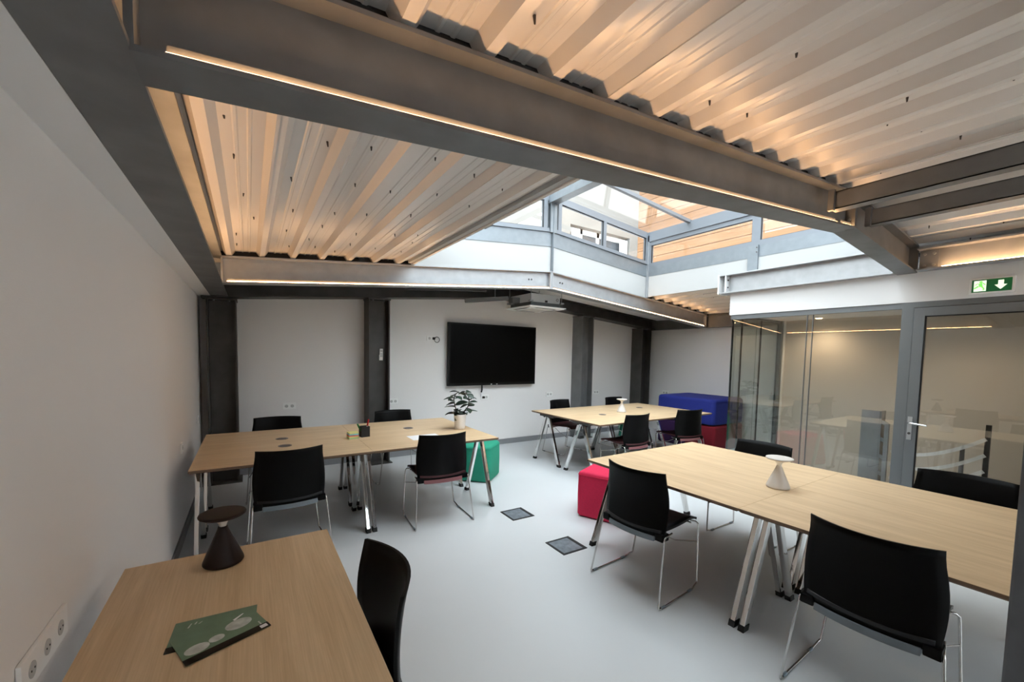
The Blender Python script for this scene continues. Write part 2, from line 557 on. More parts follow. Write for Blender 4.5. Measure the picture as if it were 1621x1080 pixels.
def profile(xa, xb):
    """x, dz pairs of the trapezoidal sheet (narrow ribs hang down)"""
    pts = []
    k0 = math.floor((xa - PHASE) / PITCH_R) - 1
    k1 = math.ceil((xb - PHASE) / PITCH_R) + 1
    raw = []
    for k in range(k0, k1 + 1):
        c = PHASE + k * PITCH_R
        raw += [(c - .056, RH), (c - .050, RH), (c - .020, 0), (c + .020, 0), (c + .050, RH), (c + .056, RH),
                (c + .096, RH), (c + .102, RH - .004), (c + .112, RH - .004), (c + .118, RH), (c + .147, RH), (c + .153, RH - .004), (c + .163, RH - .004), (c + .169, RH)]
    def at(x):
        for (x1, d1), (x2, d2) in zip(raw, raw[1:]):
            if x1 <= x <= x2:
                return d1 + (d2 - d1) * (x - x1) / max(1e-9, x2 - x1)
        return RH
    pts.append((xa, at(xa)))
    pts += [p for p in raw if xa < p[0] < xb]
    pts.append((xb, at(xb)))
    return pts


def sheet(xa, xb, ya, yb, lift=0.0):
    pr = profile(xa, xb)
    n = len(pr)
    lo = [(x, z0(x) + .256 + d + lift) for x, d in pr]
    hi = [(x, z + .004) for x, z in lo]
    vs = [(x, ya, z) for x, z in lo] + [(x, yb, z) for x, z in lo] + [(x, ya, z) for x, z in hi] + [(x, yb, z) for x, z in hi]
    fs = []
    for i in range(n - 1):
        fs.append((i, i + 1, n + i + 1, n + i))
        fs.append((2 * n + i, 3 * n + i, 3 * n + i + 1, 2 * n + i + 1))
        fs.append((i, 2 * n + i, 2 * n + i + 1, i + 1))
        fs.append((n + i, n + i + 1, 3 * n + i + 1, 3 * n + i))
    fs += [(0, n, 3 * n, 2 * n), (n - 1, 3 * n - 1, 4 * n - 1, 2 * n - 1)]
    o3 = Vector(((xa + xb) / 2, (ya + yb) / 2, 2.6))
    o = MB().add(vs, fs).build('roof_sheet', 'sheet', ceil_root, o3)
    o.location = o3 - Vector((RIDGE, 2, 2.6))


def sheets(xa, xb, ya, yb):
    step = PITCH_R * 4
    x = PHASE - step * 3 - 0.02
    edges = [xa]
    while x < xb:
        if x > xa + .05 and x < xb - .05:
            edges.append(x)
        x += step
    edges.append(xb)
    for i, (a, b) in enumerate(zip(edges, edges[1:])):
        sheet(a, b + (.012 if i < len(edges) - 2 else 0), ya, yb, lift=0.0055 * (i % 2))


XLO, XRO = XL - .15, XR + .15
LX0, LX1 = 1.615, 5.725           # skylight opening
sheets(XLO, LX0, YN + .002, 4.74)
sheets(LX1 + .02, XRO, YN + .002, 4.74)
YR = YN - (YK - YN)              # frame behind the viewpoint
sheets(XLO, RIDGE, YR, YN - .002)
sheets(RIDGE, XRO, YR, YN - .002)
sheets(XLO, LX0, YF - .1, YR - .002)
sheets(LX1 + .02, XRO, YF - .1, YR - .002)
# ridge flashing and eave edge of the left sheet
mb = MB()
mb.hexa([(LX0 - .012, YN, z0(LX0) + .25), (LX0 + .012, YN, z0(LX0) + .25), (LX0 + .012, 4.66, z0(LX0) + .25), (LX0 - .012, 4.66, z0(LX0) + .25),
         (LX0 - .012, YN, z0(LX0) + .31), (LX0 + .012, YN, z0(LX0) + .31), (LX0 + .012, 4.66, z0(LX0) + .31), (LX0 - .012, 4.66, z0(LX0) + .31)])
o = mb.build('edge_flashing', 'sheet', ceil_root, (RIDGE, 2, 2.6))
o.location = (0, 0, 0)
mb = MB()
for s in (-1, 1):
    xa, xb = (RIDGE - .09, RIDGE) if s < 0 else (RIDGE, RIDGE + .09)
    mb.hexa([(xa, YR, z0(xa) + .300), (xb, YR, z0(xb) + .300), (xb, YN - .01, z0(xb) + .300), (xa, YN - .01, z0(xa) + .300),
             (xa, YR, z0(xa) + .33), (xb, YR, z0(xb) + .33), (xb, YN - .01, z0(xb) + .33), (xa, YN - .01, z0(xa) + .33)])
mb.build('ridge_cap', 'sheet', ceil_root, (RIDGE, 2, 2.6)).location = (0, 0, 0)
# dark foam closers between sheet and beams
for (xa, xb, yc) in ((XLO, RIDGE, YN), (RIDGE, XRO, YN), (XLO, LX0, YK), (LX1, XRO, YK), (XLO, LX0, YR), (LX1, XRO, YR)):
    mb = MB()
    mb.hexa([(xa, yc - .012, z0(xa) + .2505), (xb, yc - .012, z0(xb) + .2505), (xb, yc + .012, z0(xb) + .2505), (xa, yc + .012, z0(xa) + .2505),
             (xa, yc - .012, z0(xa) + .42), (xb, yc - .012, z0(xb) + .42), (xb, yc + .012, z0(xb) + .42), (xa, yc + .012, z0(xa) + .42)])
    mb.build('foam_closer', 'foam', ceil_root, (RIDGE, 2, 2.6)).location = (0, 0, 0)
for (x, ya, yb) in ((XLO + .10, YF, YK), (XRO - .06, YF, YK)):
    mb = MB().box(x - .05, x + .02, ya, yb, z0(x) + .2, z0(x) + .45)
    mb.build('foam_closer', 'foam', ceil_root, (RIDGE, 2, 2.6)).location = (0, 0, 0)
# self-drilling screw tips coming through the sheets
mb = MB()
rng = random.Random(3)
for k in range(-1, 30):
    c = PHASE + (k + .5) * PITCH_R
    for (ya, yb) in ((1.45, 4.5), (-0.9, 1.05)):
        if ya > 1 and not (c < LX0 - .05 or c > LX1 + .1):
            continue
        y = ya + rng.random() * .35
        while y < yb:
            x = c + rng.uniform(-.07, .07)
            if -.15 < x < 7.5:
                zt = z0(x) + .256 + RH
                l = rng.uniform(.012, .022)
                mb.tube([(x, y, zt + .002), (x + rng.uniform(-.003, .003), y, zt - l)], [.0055, .003], 5)
            y += rng.uniform(.28, .62)
o = mb.build('screw_tips', 'column', ceil_root, (RIDGE, 2, 2.6))
o.location = (0, 0, 0)
o['kind'] = 'stuff'


# ------------------------------------------------------------------ LED strips on the lower flanges
def led(xa, xb, y, label):
    """aluminium profile with a raised back lip and a glowing diffuser facing up and outwards"""
    o3 = ((xa + xb) / 2, y, z0((xa + xb) / 2))
    root = empty('led_strip', o3, 0, label, 'light strip', 'warm light strips on the beams')
    za, zb = z0(xa) + .0145, z0(xb) + .0145

    def bar_(y0, y1, l0, l1, name, mat):
        mb = MB()
        mb.hexa([(xa, y0, za + l0), (xb, y0, zb + l0), (xb, y1, zb + l0), (xa, y1, za + l0), (xa, y0, za + l1), (xb, y0, zb + l1), (xb, y1, zb + l1), (xa, y1, za + l1)])
        mb.build(name, mat, root, o3).location = (0, 0, 0)
    bar_(y + .004, y + .016, .0005, .0050, 'diffuser', 'led')
    bar_(y + .016, y + .019, 0, .026, 'profile', 'steel')
    return root


led(-0.14, 3.36, YN - .063, 'long warm light strip on the near foreground beam')
def led_y(x, ya, yb, zb, label, lm='led'):
    root = empty('led_strip', (x, (ya + yb) / 2, zb), 0, label, 'light strip', 'warm light strips on the beams')
    l = (yb - ya) / 2
    MB().box(-.006, .006, -l, l, 0, .002).build('profile', 'alu', root, (0, 0, 0))
    MB().box(-.006, .006, -l, l, .002, .008).build('diffuser', lm, root, (0, 0, 0))
    return root


led_y(-.252, 1.42, 4.55, 2.2295, 'warm light strip hidden on the left eave beam')
led_y(XP - .055, -2.1, 1.0, 2.4395, 'warm light strip hidden on the beam above the partition', 'led_double')
led(3.44, 3.63, YN - .063, 'short loose end of warm light strip near the ridge of the foreground beam')
led(-0.16, 3.62, YK - .067, 'warm light strip on the far beam left of its ridge')
led(3.70, 7.44, YK - .067, 'warm light strip on the far beam right of its ridge')

# ------------------------------------------------------------------ skylight lantern
sky = empty('window_1', (RIDGE, 3, 2.8), label='raised glazed skylight lantern with galvanised posts in the roof', cat='skylight', kind='structure')
so = (RIDGE, 3, 2.8)


def sk(mb, name, mat, parent=None, bevel=0):
    o = mb.build(name, mat, parent or sky, so, bevel)
    o.location = (0, 0, 0)
    return o


def band(xa, xb, ya, yb, lo, hi):
    mb = MB()
    mb.hexa([(xa, ya, z0(xa) + lo), (xb, ya, z0(xb) + lo), (xb, yb, z0(xb) + lo), (xa, yb, z0(xa) + lo),
             (xa, ya, z0(xa) + hi), (xb, ya, z0(xb) + hi), (xb, yb, z0(xb) + hi), (xa, yb, z0(xa) + hi)])
    return mb


T_F, T_C, T_S, T_G, T_H = .60, .80, .855, 1.235, 1.30     # fascia top, channel top, sill top, glass top, head top
for ysgn, yw in ((1, 4.66), (-1, 1.30)):
    ya, yb = (yw, yw + .06) if ysgn > 0 else (yw - .06, yw)
    for (xa, xb) in ((LX0, RIDGE - .012), (RIDGE + .012, LX1)):
        sk(band(xa, xb, ya + .02, yb, .252, T_F), 'fascia_panel', 'fascia')
        mb = band(xa, xb, ya + .012, yb - .02, T_F, T_C)
        sk(mb, 'channel', 'galv_channel')
        mb = band(xa, xb, ya - .012, yb, T_C, T_C + .012)
        sk(mb, 'sill_flashing', 'alu')
        # window frame of two lights
        fr_mb = band(xa, xb, ya, yb, T_C + .012, T_S)
        b2 = band(xa, xb, ya, yb, T_G, T_H)
        fr_mb.add(b2.v, b2.f)
        s = 1 if xa > RIDGE else -1
        xs = [RIDGE + s * .13, RIDGE + s * 1.035, LX1 if s > 0 else LX0]
        for x in xs:
            w = .03
            xc = x - s * .03 if x in (LX0, LX1) else x
            b3 = band(xc - w, xc + w, ya, yb, T_S, T_G)
            fr_mb.add(b3.v, b3.f)
        wf = sk(fr_mb, 'window_frame', 'alu')
        for i in range(2):
            p0, p1 = sorted((xs[i] + s * .03, xs[i + 1] - s * (.03 if i == 0 else .06)))
            yc = (ya + yb) / 2
            sk(band(p0, p1, yc - .004, yc + .004, T_S, T_G), 'pane', 'glass', wf)
            # dark glazing gasket
            g = MB()
            for (q0, q1, l0, l1) in ((p0, p1, T_S, T_S + .007), (p0, p1, T_G - .007, T_G), (p0, p0 + .008, T_S, T_G), (p1 - .008, p1, T_S, T_G)):
                b4 = band(q0, q1, yc - .018, yc - .006, l0, l1)
                g.add(b4.v, b4.f)
            sk(g, 'gasket', 'black', wf)
    # ridge post
    mb = MB()
    mb.box(RIDGE - .055, RIDGE + .055, ya - .02, ya - .008, 3.34, 3.80)
    mb.box(RIDGE - .006, RIDGE + .006, ya - .03, yb, 2.55 + .25, 3.80)
    mb.box(RIDGE - .055, RIDGE + .055, yb - .012, yb, 3.34, 3.80)
    sk(mb, 'ridge_post', 'galv_channel')
# side walls
for s, x in ((1, LX1), (-1, LX0)):
    ze = z0(LX1)
    xa, xb = sorted((x, x + s * .06))
    ys = [1.30, 2.905, 4.66]
    for (y0, y1) in zip(ys, ys[1:]):
        sk(MB().box(xa + .004, xb, y0, y1, ze + .262, ze + T_F), 'fascia_panel', 'fascia')
        sk(MB().box(xa - s * .0 + .0, xb - .02, y0, y1, ze + T_F, ze + T_C - .04), 'channel', 'galv_channel')
        f = MB()
        zs0, zs1 = ze + T_C - .04, ze + T_C + .02
        zh0, zh1 = ze + 1.115, ze + 1.18
        f.box(xa, xb, y0, y1, zs0, zs1)
        f.box(xa, xb, y0, y1, zh0, zh1)
        f.box(xa, xb, y0, y0 + .055, zs1, zh0)
        f.box(xa, xb, y1 - .055, y1, zs1, zh0)
        wf = sk(f, 'window_frame', 'alu')
        xc = (xa + xb) / 2
        sk(MB().box(xc - .004, xc + .004, y0 + .055, y1 - .055, zs1, zh0), 'pane', 'glass', wf)
        g = MB()
        for (a, b, l0, l1) in ((y0 + .055, y1 - .055, zs1, zs1 + .007), (y0 + .055, y1 - .055, zh0 - .007, zh0), (y0 + .055, y0 + .064, zs1, zh0), (y1 - .064, y1 - .055, zs1, zh0)):
            xg = xc - s * .016
            g.box(min(xg, xg + s * .01), max(xg, xg + s * .01), a, b, l0, l1)
        sk(g, 'gasket', 'black', wf)
    # eave beam of the lantern
    sk(MB().box(xa - .02, xb + .02, 1.26, 4.72, ze + 1.18, ze + 1.335), 'eave_rail', 'alu')
    # galvanised post over fascia and channel
    sk(MB().box(min(x - s * .03, x - s * .002), max(x - s * .03, x - s * .002), 2.855, 2.985, ze + .255, ze + T_C - .045), 'post', 'galv_channel')
    for zz in (.66, .72):
        mb = MB()
        bolt(mb, x - s * .03, 2.87, ze + zz, (-s, 0, 0), r=.008, l=.008)
        sk(mb, 'bolt', 'column')
# corner posts
for x in (LX0, LX1):
    for y in (4.655, 1.305):
        sk(MB().box(x - .02, x + .02, y - .02, y + .02, z0(x) + .252, z0(x) + T_H - .02), 'corner_post', 'galv')
# ridge purlin and rafters, glass roof
sk(MB().box(RIDGE - .07, RIDGE + .07, 1.26, 4.72, 3.745, 3.86), 'ridge_purlin', 'galv_channel')
zeR = z0(LX1) + 1.275
rys = [1.27, 2.05, 2.905, 3.9, 4.71]
for s in (-1, 1):
    xe = LX1 + .06 if s > 0 else LX0 - .06
    for y in rys:
        mb = MB()
        mb.bar((RIDGE + s * .05, y, 3.865), (xe, y, zeR + .045), .05, .045)
        sk(mb, 'rafter', 'alu')
    for (y0, y1) in zip(rys, rys[1:]):
        mb = MB()
        xa, xb = RIDGE + s * .03, xe
        pts = [(xa, y0 + .02, 3.885), (xb, y0 + .02, zeR + .065), (xb, y1 - .02, zeR + .065), (xa, y1 - .02, 3.885)]
        pts += [(p[0], p[1], p[2] + .008) for p in pts]
        mb.hexa(pts)
        sk(mb, 'roof_pane', 'glass')

# unseen rooflight added behind the viewpoint to brighten left wall and near ceiling
rw = empty('fill_rooflight', (RIDGE, -3.8, 2.8), label='unseen flat rooflight added behind the viewpoint as daylight fill', cat='skylight', kind='structure')
so4 = (RIDGE, -3.8, 2.8)
for s in (-1, 1):
    xe = LX1 + .1 if s > 0 else LX0 - .1
    xa, xb = sorted((RIDGE, xe))
    sheet(xa if s < 0 else RIDGE + 1.35, RIDGE - 1.35 if s < 0 else xb, YF - .1, YR - .002, lift=.01)
    for (y0, y1) in ((-5.25, -4.35), (-4.33, -3.35), (-3.33, -2.27)):
        mb = MB()
        mb.hexa([(xa, y0, z0(xa) + .34), (xb, y0, z0(xb) + .34), (xb, y1, z0(xb) + .34), (xa, y1, z0(xa) + .34),
                 (xa, y0, z0(xa) + .35), (xb, y0, z0(xb) + .35), (xb, y1, z0(xb) + .35), (xa, y1, z0(xa) + .35)])
        mb.build('roof_pane', 'glass', rw, so4).location = (0, 0, 0)
rafter('galvanised roof beam behind the viewpoint', YR, 'steel', -0.275, 7.5)

# ------------------------------------------------------------------ courtyard seen through the lantern
YW, XW = 6.35, 7.42
WX0, WX1, WZ1, WZ0 = 5.43, 7.17, 4.23, 3.0
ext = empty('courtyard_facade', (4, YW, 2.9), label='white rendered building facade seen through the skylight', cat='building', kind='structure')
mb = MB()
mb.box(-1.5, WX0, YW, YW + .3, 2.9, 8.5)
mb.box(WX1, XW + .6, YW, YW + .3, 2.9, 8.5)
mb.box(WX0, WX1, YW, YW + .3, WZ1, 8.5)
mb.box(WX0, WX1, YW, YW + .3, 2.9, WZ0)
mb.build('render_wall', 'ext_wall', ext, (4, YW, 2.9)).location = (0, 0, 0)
win = MB()
for (a, b) in ((WX0, WX0 + .10), (WX0 + .38, WX0 + .45), (WX0 + .86, WX0 + .93), (WX1 - .12, WX1)):
    win.box(a, b, YW + .14, YW + .2, WZ0, WZ1)
win.box(WX0, WX1, YW + .14, YW + .2, WZ1 - .10, WZ1)
wo = win.build('window', 'plastic_white', ext, (4, YW, 2.9))
wo.location = (0, 0, 0)
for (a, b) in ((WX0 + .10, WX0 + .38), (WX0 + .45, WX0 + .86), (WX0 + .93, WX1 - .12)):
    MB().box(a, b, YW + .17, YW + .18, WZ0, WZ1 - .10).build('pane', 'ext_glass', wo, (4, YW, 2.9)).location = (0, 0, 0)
for x in (WX0 + .06, WX1 - .28):
    mb = MB().box(x, x + .22, YW + .02, YW + .05, WZ0, WZ1 - .06)
    mb.build('shutter', 'plastic_white', ext, (4, YW, 2.9)).location = (0, 0, 0)
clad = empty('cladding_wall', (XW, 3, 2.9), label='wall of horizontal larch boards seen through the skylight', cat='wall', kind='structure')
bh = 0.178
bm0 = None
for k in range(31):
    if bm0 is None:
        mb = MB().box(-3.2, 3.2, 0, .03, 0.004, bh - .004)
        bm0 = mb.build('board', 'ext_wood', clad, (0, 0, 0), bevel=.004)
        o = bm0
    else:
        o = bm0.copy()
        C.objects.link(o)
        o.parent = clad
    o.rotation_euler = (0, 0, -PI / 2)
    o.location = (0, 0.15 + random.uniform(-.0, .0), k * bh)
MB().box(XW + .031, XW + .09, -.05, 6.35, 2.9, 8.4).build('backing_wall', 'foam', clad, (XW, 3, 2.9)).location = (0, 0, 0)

# ------------------------------------------------------------------ steel columns on the far wall
def column(xa, xb, label, cm='column'):
    root = empty('steel_column', ((xa + xb) / 2, 5.98, 0), label=label, cat='column', kind='structure')
    og = ((xa + xb) / 2, 5.98, 0)
    zt = min(z0(xa), z0(xb)) - .02
    for x0, x1 in ((xa, xa + .018), (xb - .018, xb)):
        MB().box(x0, x1, 5.84, YB - .001, 0.012, zt).build('flange', cm, root, og).location = (0, 0, 0)
    MB().box(xa + .018, xb - .018, 5.965, 5.98, 0.012, zt).build('web', cm, root, og).location = (0, 0, 0)
    MB().box(xa - .01, xb + .01, 5.83, YB - .001, zt, zt + .018).build('cap_plate', 'column', root, og).location = (0, 0, 0)
    MB().box(xa - .03, xb + .03, 5.80, YB - .015, 0, 0.012).build('base_plate', 'column', root, og).location = (0, 0, 0)
    for x in (xa + .07, xb - .07):
        mb = MB()
        bolt(mb, x, 5.90, zt, (0, 0, -1))
        mb.build('bolt', 'galv', root, og).location = (0, 0, 0)


column(-0.405, -0.115, 'dark steel column in the far left corner')
column(1.405, 1.695, 'dark steel column with a remote control, left of the television')
column(5.37, 5.66, 'steel column right of the television, skylight put into its lighter grey', 'steel')  # lighter steel carries the skylight falling on this column
column(7.09, 7.38, 'dark steel column in the far right corner')

# ------------------------------------------------------------------ glazed partition, door and stairwell on the right
YG = 2.87
tag(MB().box(XP - .005, XP + .13, YF, 2.885, 2.155, 2.424).build('wall_partition', 'plaster'), 'white lintel band above the glass partition', 'wall', kind='structure')
tag(MB().box(XP + .13, 6.5, 2.75, 2.885, 2.155, 2.6).build('wall_return', 'plaster'), 'short white lintel above the side of the stair enclosure', 'wall', kind='structure')
tag(MB().box(6.5, 6.64, YF, 2.885, 0, 2.6).build('wall_stair', 'wall_beige'), 'beige wall of the staircase behind the glass partition', 'wall', kind='structure')
tag(MB().box(XP + .13, 6.5, YF, 2.75, 2.16, 2.22).build('ceiling_stair', 'plaster'), 'low white ceiling over the staircase', 'ceiling', kind='structure')

tag(MB().box(XP, XP + .13, YF, .088, 0, 2.1545).build('wall_corridor', 'wall'), 'solid wall beside the glass door, out of view', 'wall', kind='structure')

gp = empty('window_2', (XP, 2, 0), label='fixed grey-framed glass partition in front of the staircase', cat='glass partition', kind='structure')
og = (XP, 2, 0)


def gpart(mb, name, mat, parent=None):
    o = mb.build(name, mat, parent or gp, og)
    o.location = (0, 0, 0)
    return o


gpart(MB().box(XP + .01, XP + .065, 1.25, YG, 2.10, 2.155), 'top_rail', 'door_alu')
gpart(MB().box(XP + .01, XP + .065, 1.25, YG, 0, .05), 'bottom_rail', 'door_alu')
gpart(MB().box(XP, XP + .07, 1.168, 1.25, 0, 2.155), 'mullion', 'door_alu')
gpart(MB().box(XP + .03, XP + .042, 1.25, 2.006, .05, 2.10), 'glass_pane', 'part_glass')
gpart(MB().box(XP + .03, XP + .042, 2.012, YG, .05, 2.10), 'glass_pane', 'part_glass')
for y in (1.975, 2.030):
    gpart(MB().box(XP + .027, XP + .045, y, y + .006, .05, 2.10), 'joint_strip', 'door_alu')
gr = empty('window_3', (5.8, YG, 0), label='side glass panels of the stair enclosure facing the blue pouf', cat='glass partition', kind='structure')
og = (5.8, YG, 0)
gp = gr
gpart(MB().box(XP + .05, 5.792, YG - .012, YG, 0.0, 2.13), 'glass_pane', 'return_glass')
gpart(MB().box(5.80, 6.40, YG - .012, YG, 0.0, 2.13), 'glass_pane', 'return_glass')
gpart(MB().box(6.40, 6.45, YG - .05, YG + .01, 0, 2.155), 'end_profile', 'door_alu')
gpart(MB().box(XP + .05, 6.40, YG - .03, YG + .01, 2.13, 2.155), 'top_rail', 'door_alu')
gpart(MB().box(6.45, 6.5, YG - .06, YG + .012, 0, 2.155), 'jamb', 'plastic_white')

for x in (XP + .05, 5.415, 5.905):
    gpart(MB().box(x, x + .007, YG - .016, YG + .004, 0.0, 2.13), 'joint_strip', 'black')
dr = empty('door_1', (XP, .7, 0), label='grey-framed glass door to the staircase with a lever handle', cat='door', kind='structure')
og = (XP, .7, 0)
gp = dr
DY0, DY1 = .17, 1.168
gpart(MB().box(XP, XP + .07, DY0, DY1, 2.105, 2.155), 'door_frame_head', 'door_alu')
gpart(MB().box(XP, XP + .07, DY0 - .08, DY0, 0, 2.155), 'door_frame_post', 'door_alu')
leaf = MB()
leaf.box(XP - .012, XP + .05, DY1 - .078, DY1 - .004, .01, 2.10)
leaf.box(XP - .012, XP + .05, DY0 + .004, DY0 + .078, .01, 2.10)
leaf.box(XP - .012, XP + .05, DY0 + .078, DY1 - .078, 2.025, 2.10)
leaf.box(XP - .012, XP + .05, DY0 + .078, DY1 - .078, .01, .12)
lf = gpart(leaf, 'door_leaf', 'door_alu')
gpart(MB().box(XP + .012, XP + .024, DY0 + .078, DY1 - .078, .12, 2.025), 'pane', 'part_glass', lf)
g = MB()
for (a, b, l0, l1) in ((DY1 - .088, DY1 - .078, .12, 2.025), (DY0 + .078, DY0 + .088, .12, 2.025), (DY0 + .078, DY1 - .078, 2.015, 2.025)):
    g.box(XP - .004, XP + .010, a, b, l0, l1)
gpart(g, 'gasket', 'black', lf)
h = MB().box(XP - .020, XP - .012, 1.118, 1.150, .885, 1.10)
hd = gpart(h, 'handle_plate', 'galv_light')
mb = MB()
mb.tube([(XP - .020, 1.134, 1.045), (XP - .062, 1.134, 1.045), (XP - .068, 1.120, 1.044), (XP - .068, 1.01, 1.035)], .0085, 10)
gpart(mb, 'lever', 'chrome', hd)
mb = MB()
mb.tube([(XP - .019, 1.134, .945), (XP - .026, 1.134, .945)], .011, 12)
gpart(mb, 'lock_cylinder', 'column', hd)

# stair railing behind the glass
rl = empty('stair_railing', (5.9, 1.2, 0), label='grey steel spiral stair railing behind the glass partition', cat='railing')
og = (5.9, 1.2, 0)
gp = rl
gpart(MB().box(5.86, 5.875, 1.54, 1.70, 0, 1.055), 'newel_panel', 'galv')
gpart(MB().box(5.865, 5.99, 1.525, 1.54, 0, 1.055), 'newel_panel', 'galv')
gpart(MB().box(5.84, 5.88, 1.455, 1.49, 0, .925), 'post', 'galv')
for dz in (0, -.19, -.38, -.57):
    mb = MB()
    mb.bar((5.93, 1.66, 1.0 + dz), (5.86, 1.47, .915 + dz), .012, .04)
    gpart(mb, 'rail_bar', 'galv')
gpart(MB().box(5.88, 5.915, .735, .77, 0, 1.02), 'post', 'column')
gpart(MB().box(5.885, 5.915, .895, .925, 0, .76), 'post', 'column')
for dz in (0, -.155, -.31):
    pts = []
    for i in range(15):
        t = i / 14
        y = .76 + t * .75
        z = .575 + .31 * (1 - t) ** 2.0
        x = 5.87 + .35 * t * t - .02 * t
        pts.append((x, y, z + dz))
    mb = MB()
    for a, b in zip(pts, pts[1:]):
        mb.bar(a, b, .012, .034)
    gpart(mb, 'rail_bar', 'plastic_white')  # white puts the warm lamp glow on grey steel into the colour
spl = bpy.data.lights.new('spot_light', 'SPOT')
spl.energy = 20
spl.color = (1, .78, .52)
spl.spot_size = 2.7
spl.spot_blend = 0.9
spl.shadow_soft_size = .04
for (sx, sy, lab) in ((6.2, 2.3, 'small round warm downlight in the stair ceiling'), (5.75, .95, 'unseen warm downlight added to brighten the stair railing')):  # the second one is added out of sight to light the rail bars
    sp = empty('ceiling_spot', (sx, sy, 2.155), label=lab, cat='light', group='stair downlights')
    mb = MB().lathe([(.0, .0), (.045, .0), (.05, .004), (.05, .01), (.0, .01)], 24)
    mb.build('rim', 'plastic_white', sp).location = (0, 0, -.006)
    mb = MB().lathe([(.0, 0), (.034, 0), (.034, -.003), (0, -.003)], 20)
    mb.build('lens', 'spot', sp).location = (0, 0, -.007)
    slo = bpy.data.objects.new('spot_light', spl)
    C.objects.link(slo)
    slo.parent = sp
    slo.location = (0, 0, -.03)

# exit sign on the lintel
ex = empty('exit_sign', (XP - .005, .706, 2.19), label='green illuminated emergency exit sign with running figure and down arrow', cat='exit sign')
MB().box(-.035, 0, -.125, .125, -.01, .118).build('housing', 'plastic_white', ex, (0, 0, 0), bevel=.006)
MB().box(-.038, -.035, -.108, .108, .004, .106).build('green_plate', 'exit_green', ex, (0, 0, 0))
# seen from the room, +y is to the left
gx = -.0395
ar = [(-.035, .092), (-.065, .092), (-.065, .056), (-.084, .056), (-.05, .018), (-.016, .056), (-.035, .056)]
MB().prism([(y, z) for y, z in ar], gx, gx + .002, 'x').build('arrow', 'exit_white', ex, (0, 0, 0))
MB().box(gx, gx + .002, .028, .096, .012, .098).build('door_pictogram', 'exit_white', ex, (0, 0, 0))
rn = MB()
rn.prism([(.058 + .010 * math.cos(a * PI / 5), .085 + .010 * math.sin(a * PI / 5)) for a in range(10)], gx - .0015, gx, 'x')
rn.prism([(.072, .074), (.050, .076), (.046, .05), (.066, .046)], gx - .0015, gx, 'x')
rn.prism([(.066, .050), (.090, .030), (.098, .036), (.074, .058)], gx - .0015, gx, 'x')
rn.prism([(.046, .050), (.034, .030), (.040, .016), (.047, .018), (.045, .032), (.058, .048)], gx - .0015, gx, 'x')
rn.prism([(.072, .074), (.088, .060), (.092, .065), (.074, .080)], gx - .0015, gx, 'x')
rn.prism([(.05, .076), (.034, .058), (.030, .064), (.046, .082)], gx - .0015, gx, 'x')
rn.build('running_figure', 'exit_lime', ex, (0, 0, 0))

# grey post at the right edge of the view
post = empty('steel_post', (1.83, .06, 0), label='grey square post at the right edge in front of the long oak table', cat='post', kind='structure')
MB().box(-.085, .115, -.135, .100, .01, 2.38).build('shaft', 'post', post, (0, 0, 0), bevel=.006)
MB().box(-.11, .14, -.16, .125, 0, .01).build('base_plate', 'post', post, (0, 0, 0))
MB().box(-.10, .13, -.15, .115, 2.38, 2.645).build('head_piece', 'post', post, (0, 0, 0))


# ------------------------------------------------------------------ wall fittings
def socket(loc, rz, label, n=2, w=.155, hgt=.085, dark=()):
    """double socket plate; local +y points into the wall, plate faces -y"""
    root = empty('wall_socket', loc, rz, label, 'socket', 'white wall sockets')
    MB().box(-w / 2, w / 2, -.011, 0, -hgt / 2, hgt / 2).build('plate', 'plastic_white', root, (0, 0, 0), bevel=.003)
    for k in range(n):
        x = (k - (n - 1) / 2) * (w - .02) / n
        mb = MB()
        mb.prism([(x + .021 * math.cos(a * PI / 10), .021 * math.sin(a * PI / 10)) for a in range(20)], -.0125, -.0108, 'y')
        q = mb.build('socket_face', 'socket_dark' if k not in dark else 'plastic_white', root, (0, 0, 0))
        mb = MB()
        for s in (-1, 1):
            mb.tube([(x + s * .0095, -.0126, 0), (x + s * .0095, -.0135, 0)], .0028, 6)
        mb.build('pin_holes', 'black', q, (0, 0, 0))
    return root


socket((.443, YB - .001, .857), 0, 'white double socket above the chair at the far left table')
socket((1.80, YB - .001, .857), 0, 'white triple socket just right of the column with the remote', n=3, w=.20)
sk_tv = socket((2.43, YB - .001, 1.83), 0, 'white socket with a looped black cable beside the television', n=2, w=.15, hgt=.08)
mb = MB()
mb.box(.02, .055, -.035, -.012, -.018, .018)
mb.tube([(.055, -.03, 0)] + [(.085 + .042 * math.cos(a), -.03, -.018 + .045 * math.sin(a)) for a in [2.2 - i * .55 for i in range(12)]], .005, 6)
mb.build('plug_cable', 'black', sk_tv, (0, 0, 0))
s4 = socket((3.41, YB - .001, .857), 0, 'white socket with a plug directly under the television')
MB().box(-.05, -.015, -.05, -.012, -.018, .018).build('plug', 'black', s4, (0, 0, 0), bevel=.004)
socket((4.82, YB - .001, .857), 0, 'white double socket between television and grey column')
socket((6.05, YB - .001, .857), 0, 'white double socket right of the skylit grey column')
socket((XR - .001, 5.62, .835), -PI / 2, 'white double socket above the left end of the blue pouf')
socket((XL + .001, 1.58, .775), PI / 2, 'large white socket strip on the left wall beside the nearest desk', n=3, w=.30, hgt=.09)
socket((XL + .001, 4.30, .77), PI / 2, 'white socket on the left wall level with the far left table', n=1, w=.085)
socket((XL + .001, 5.62, .82), PI / 2, 'white socket on the left wall near the far corner column', n=1, w=.085)

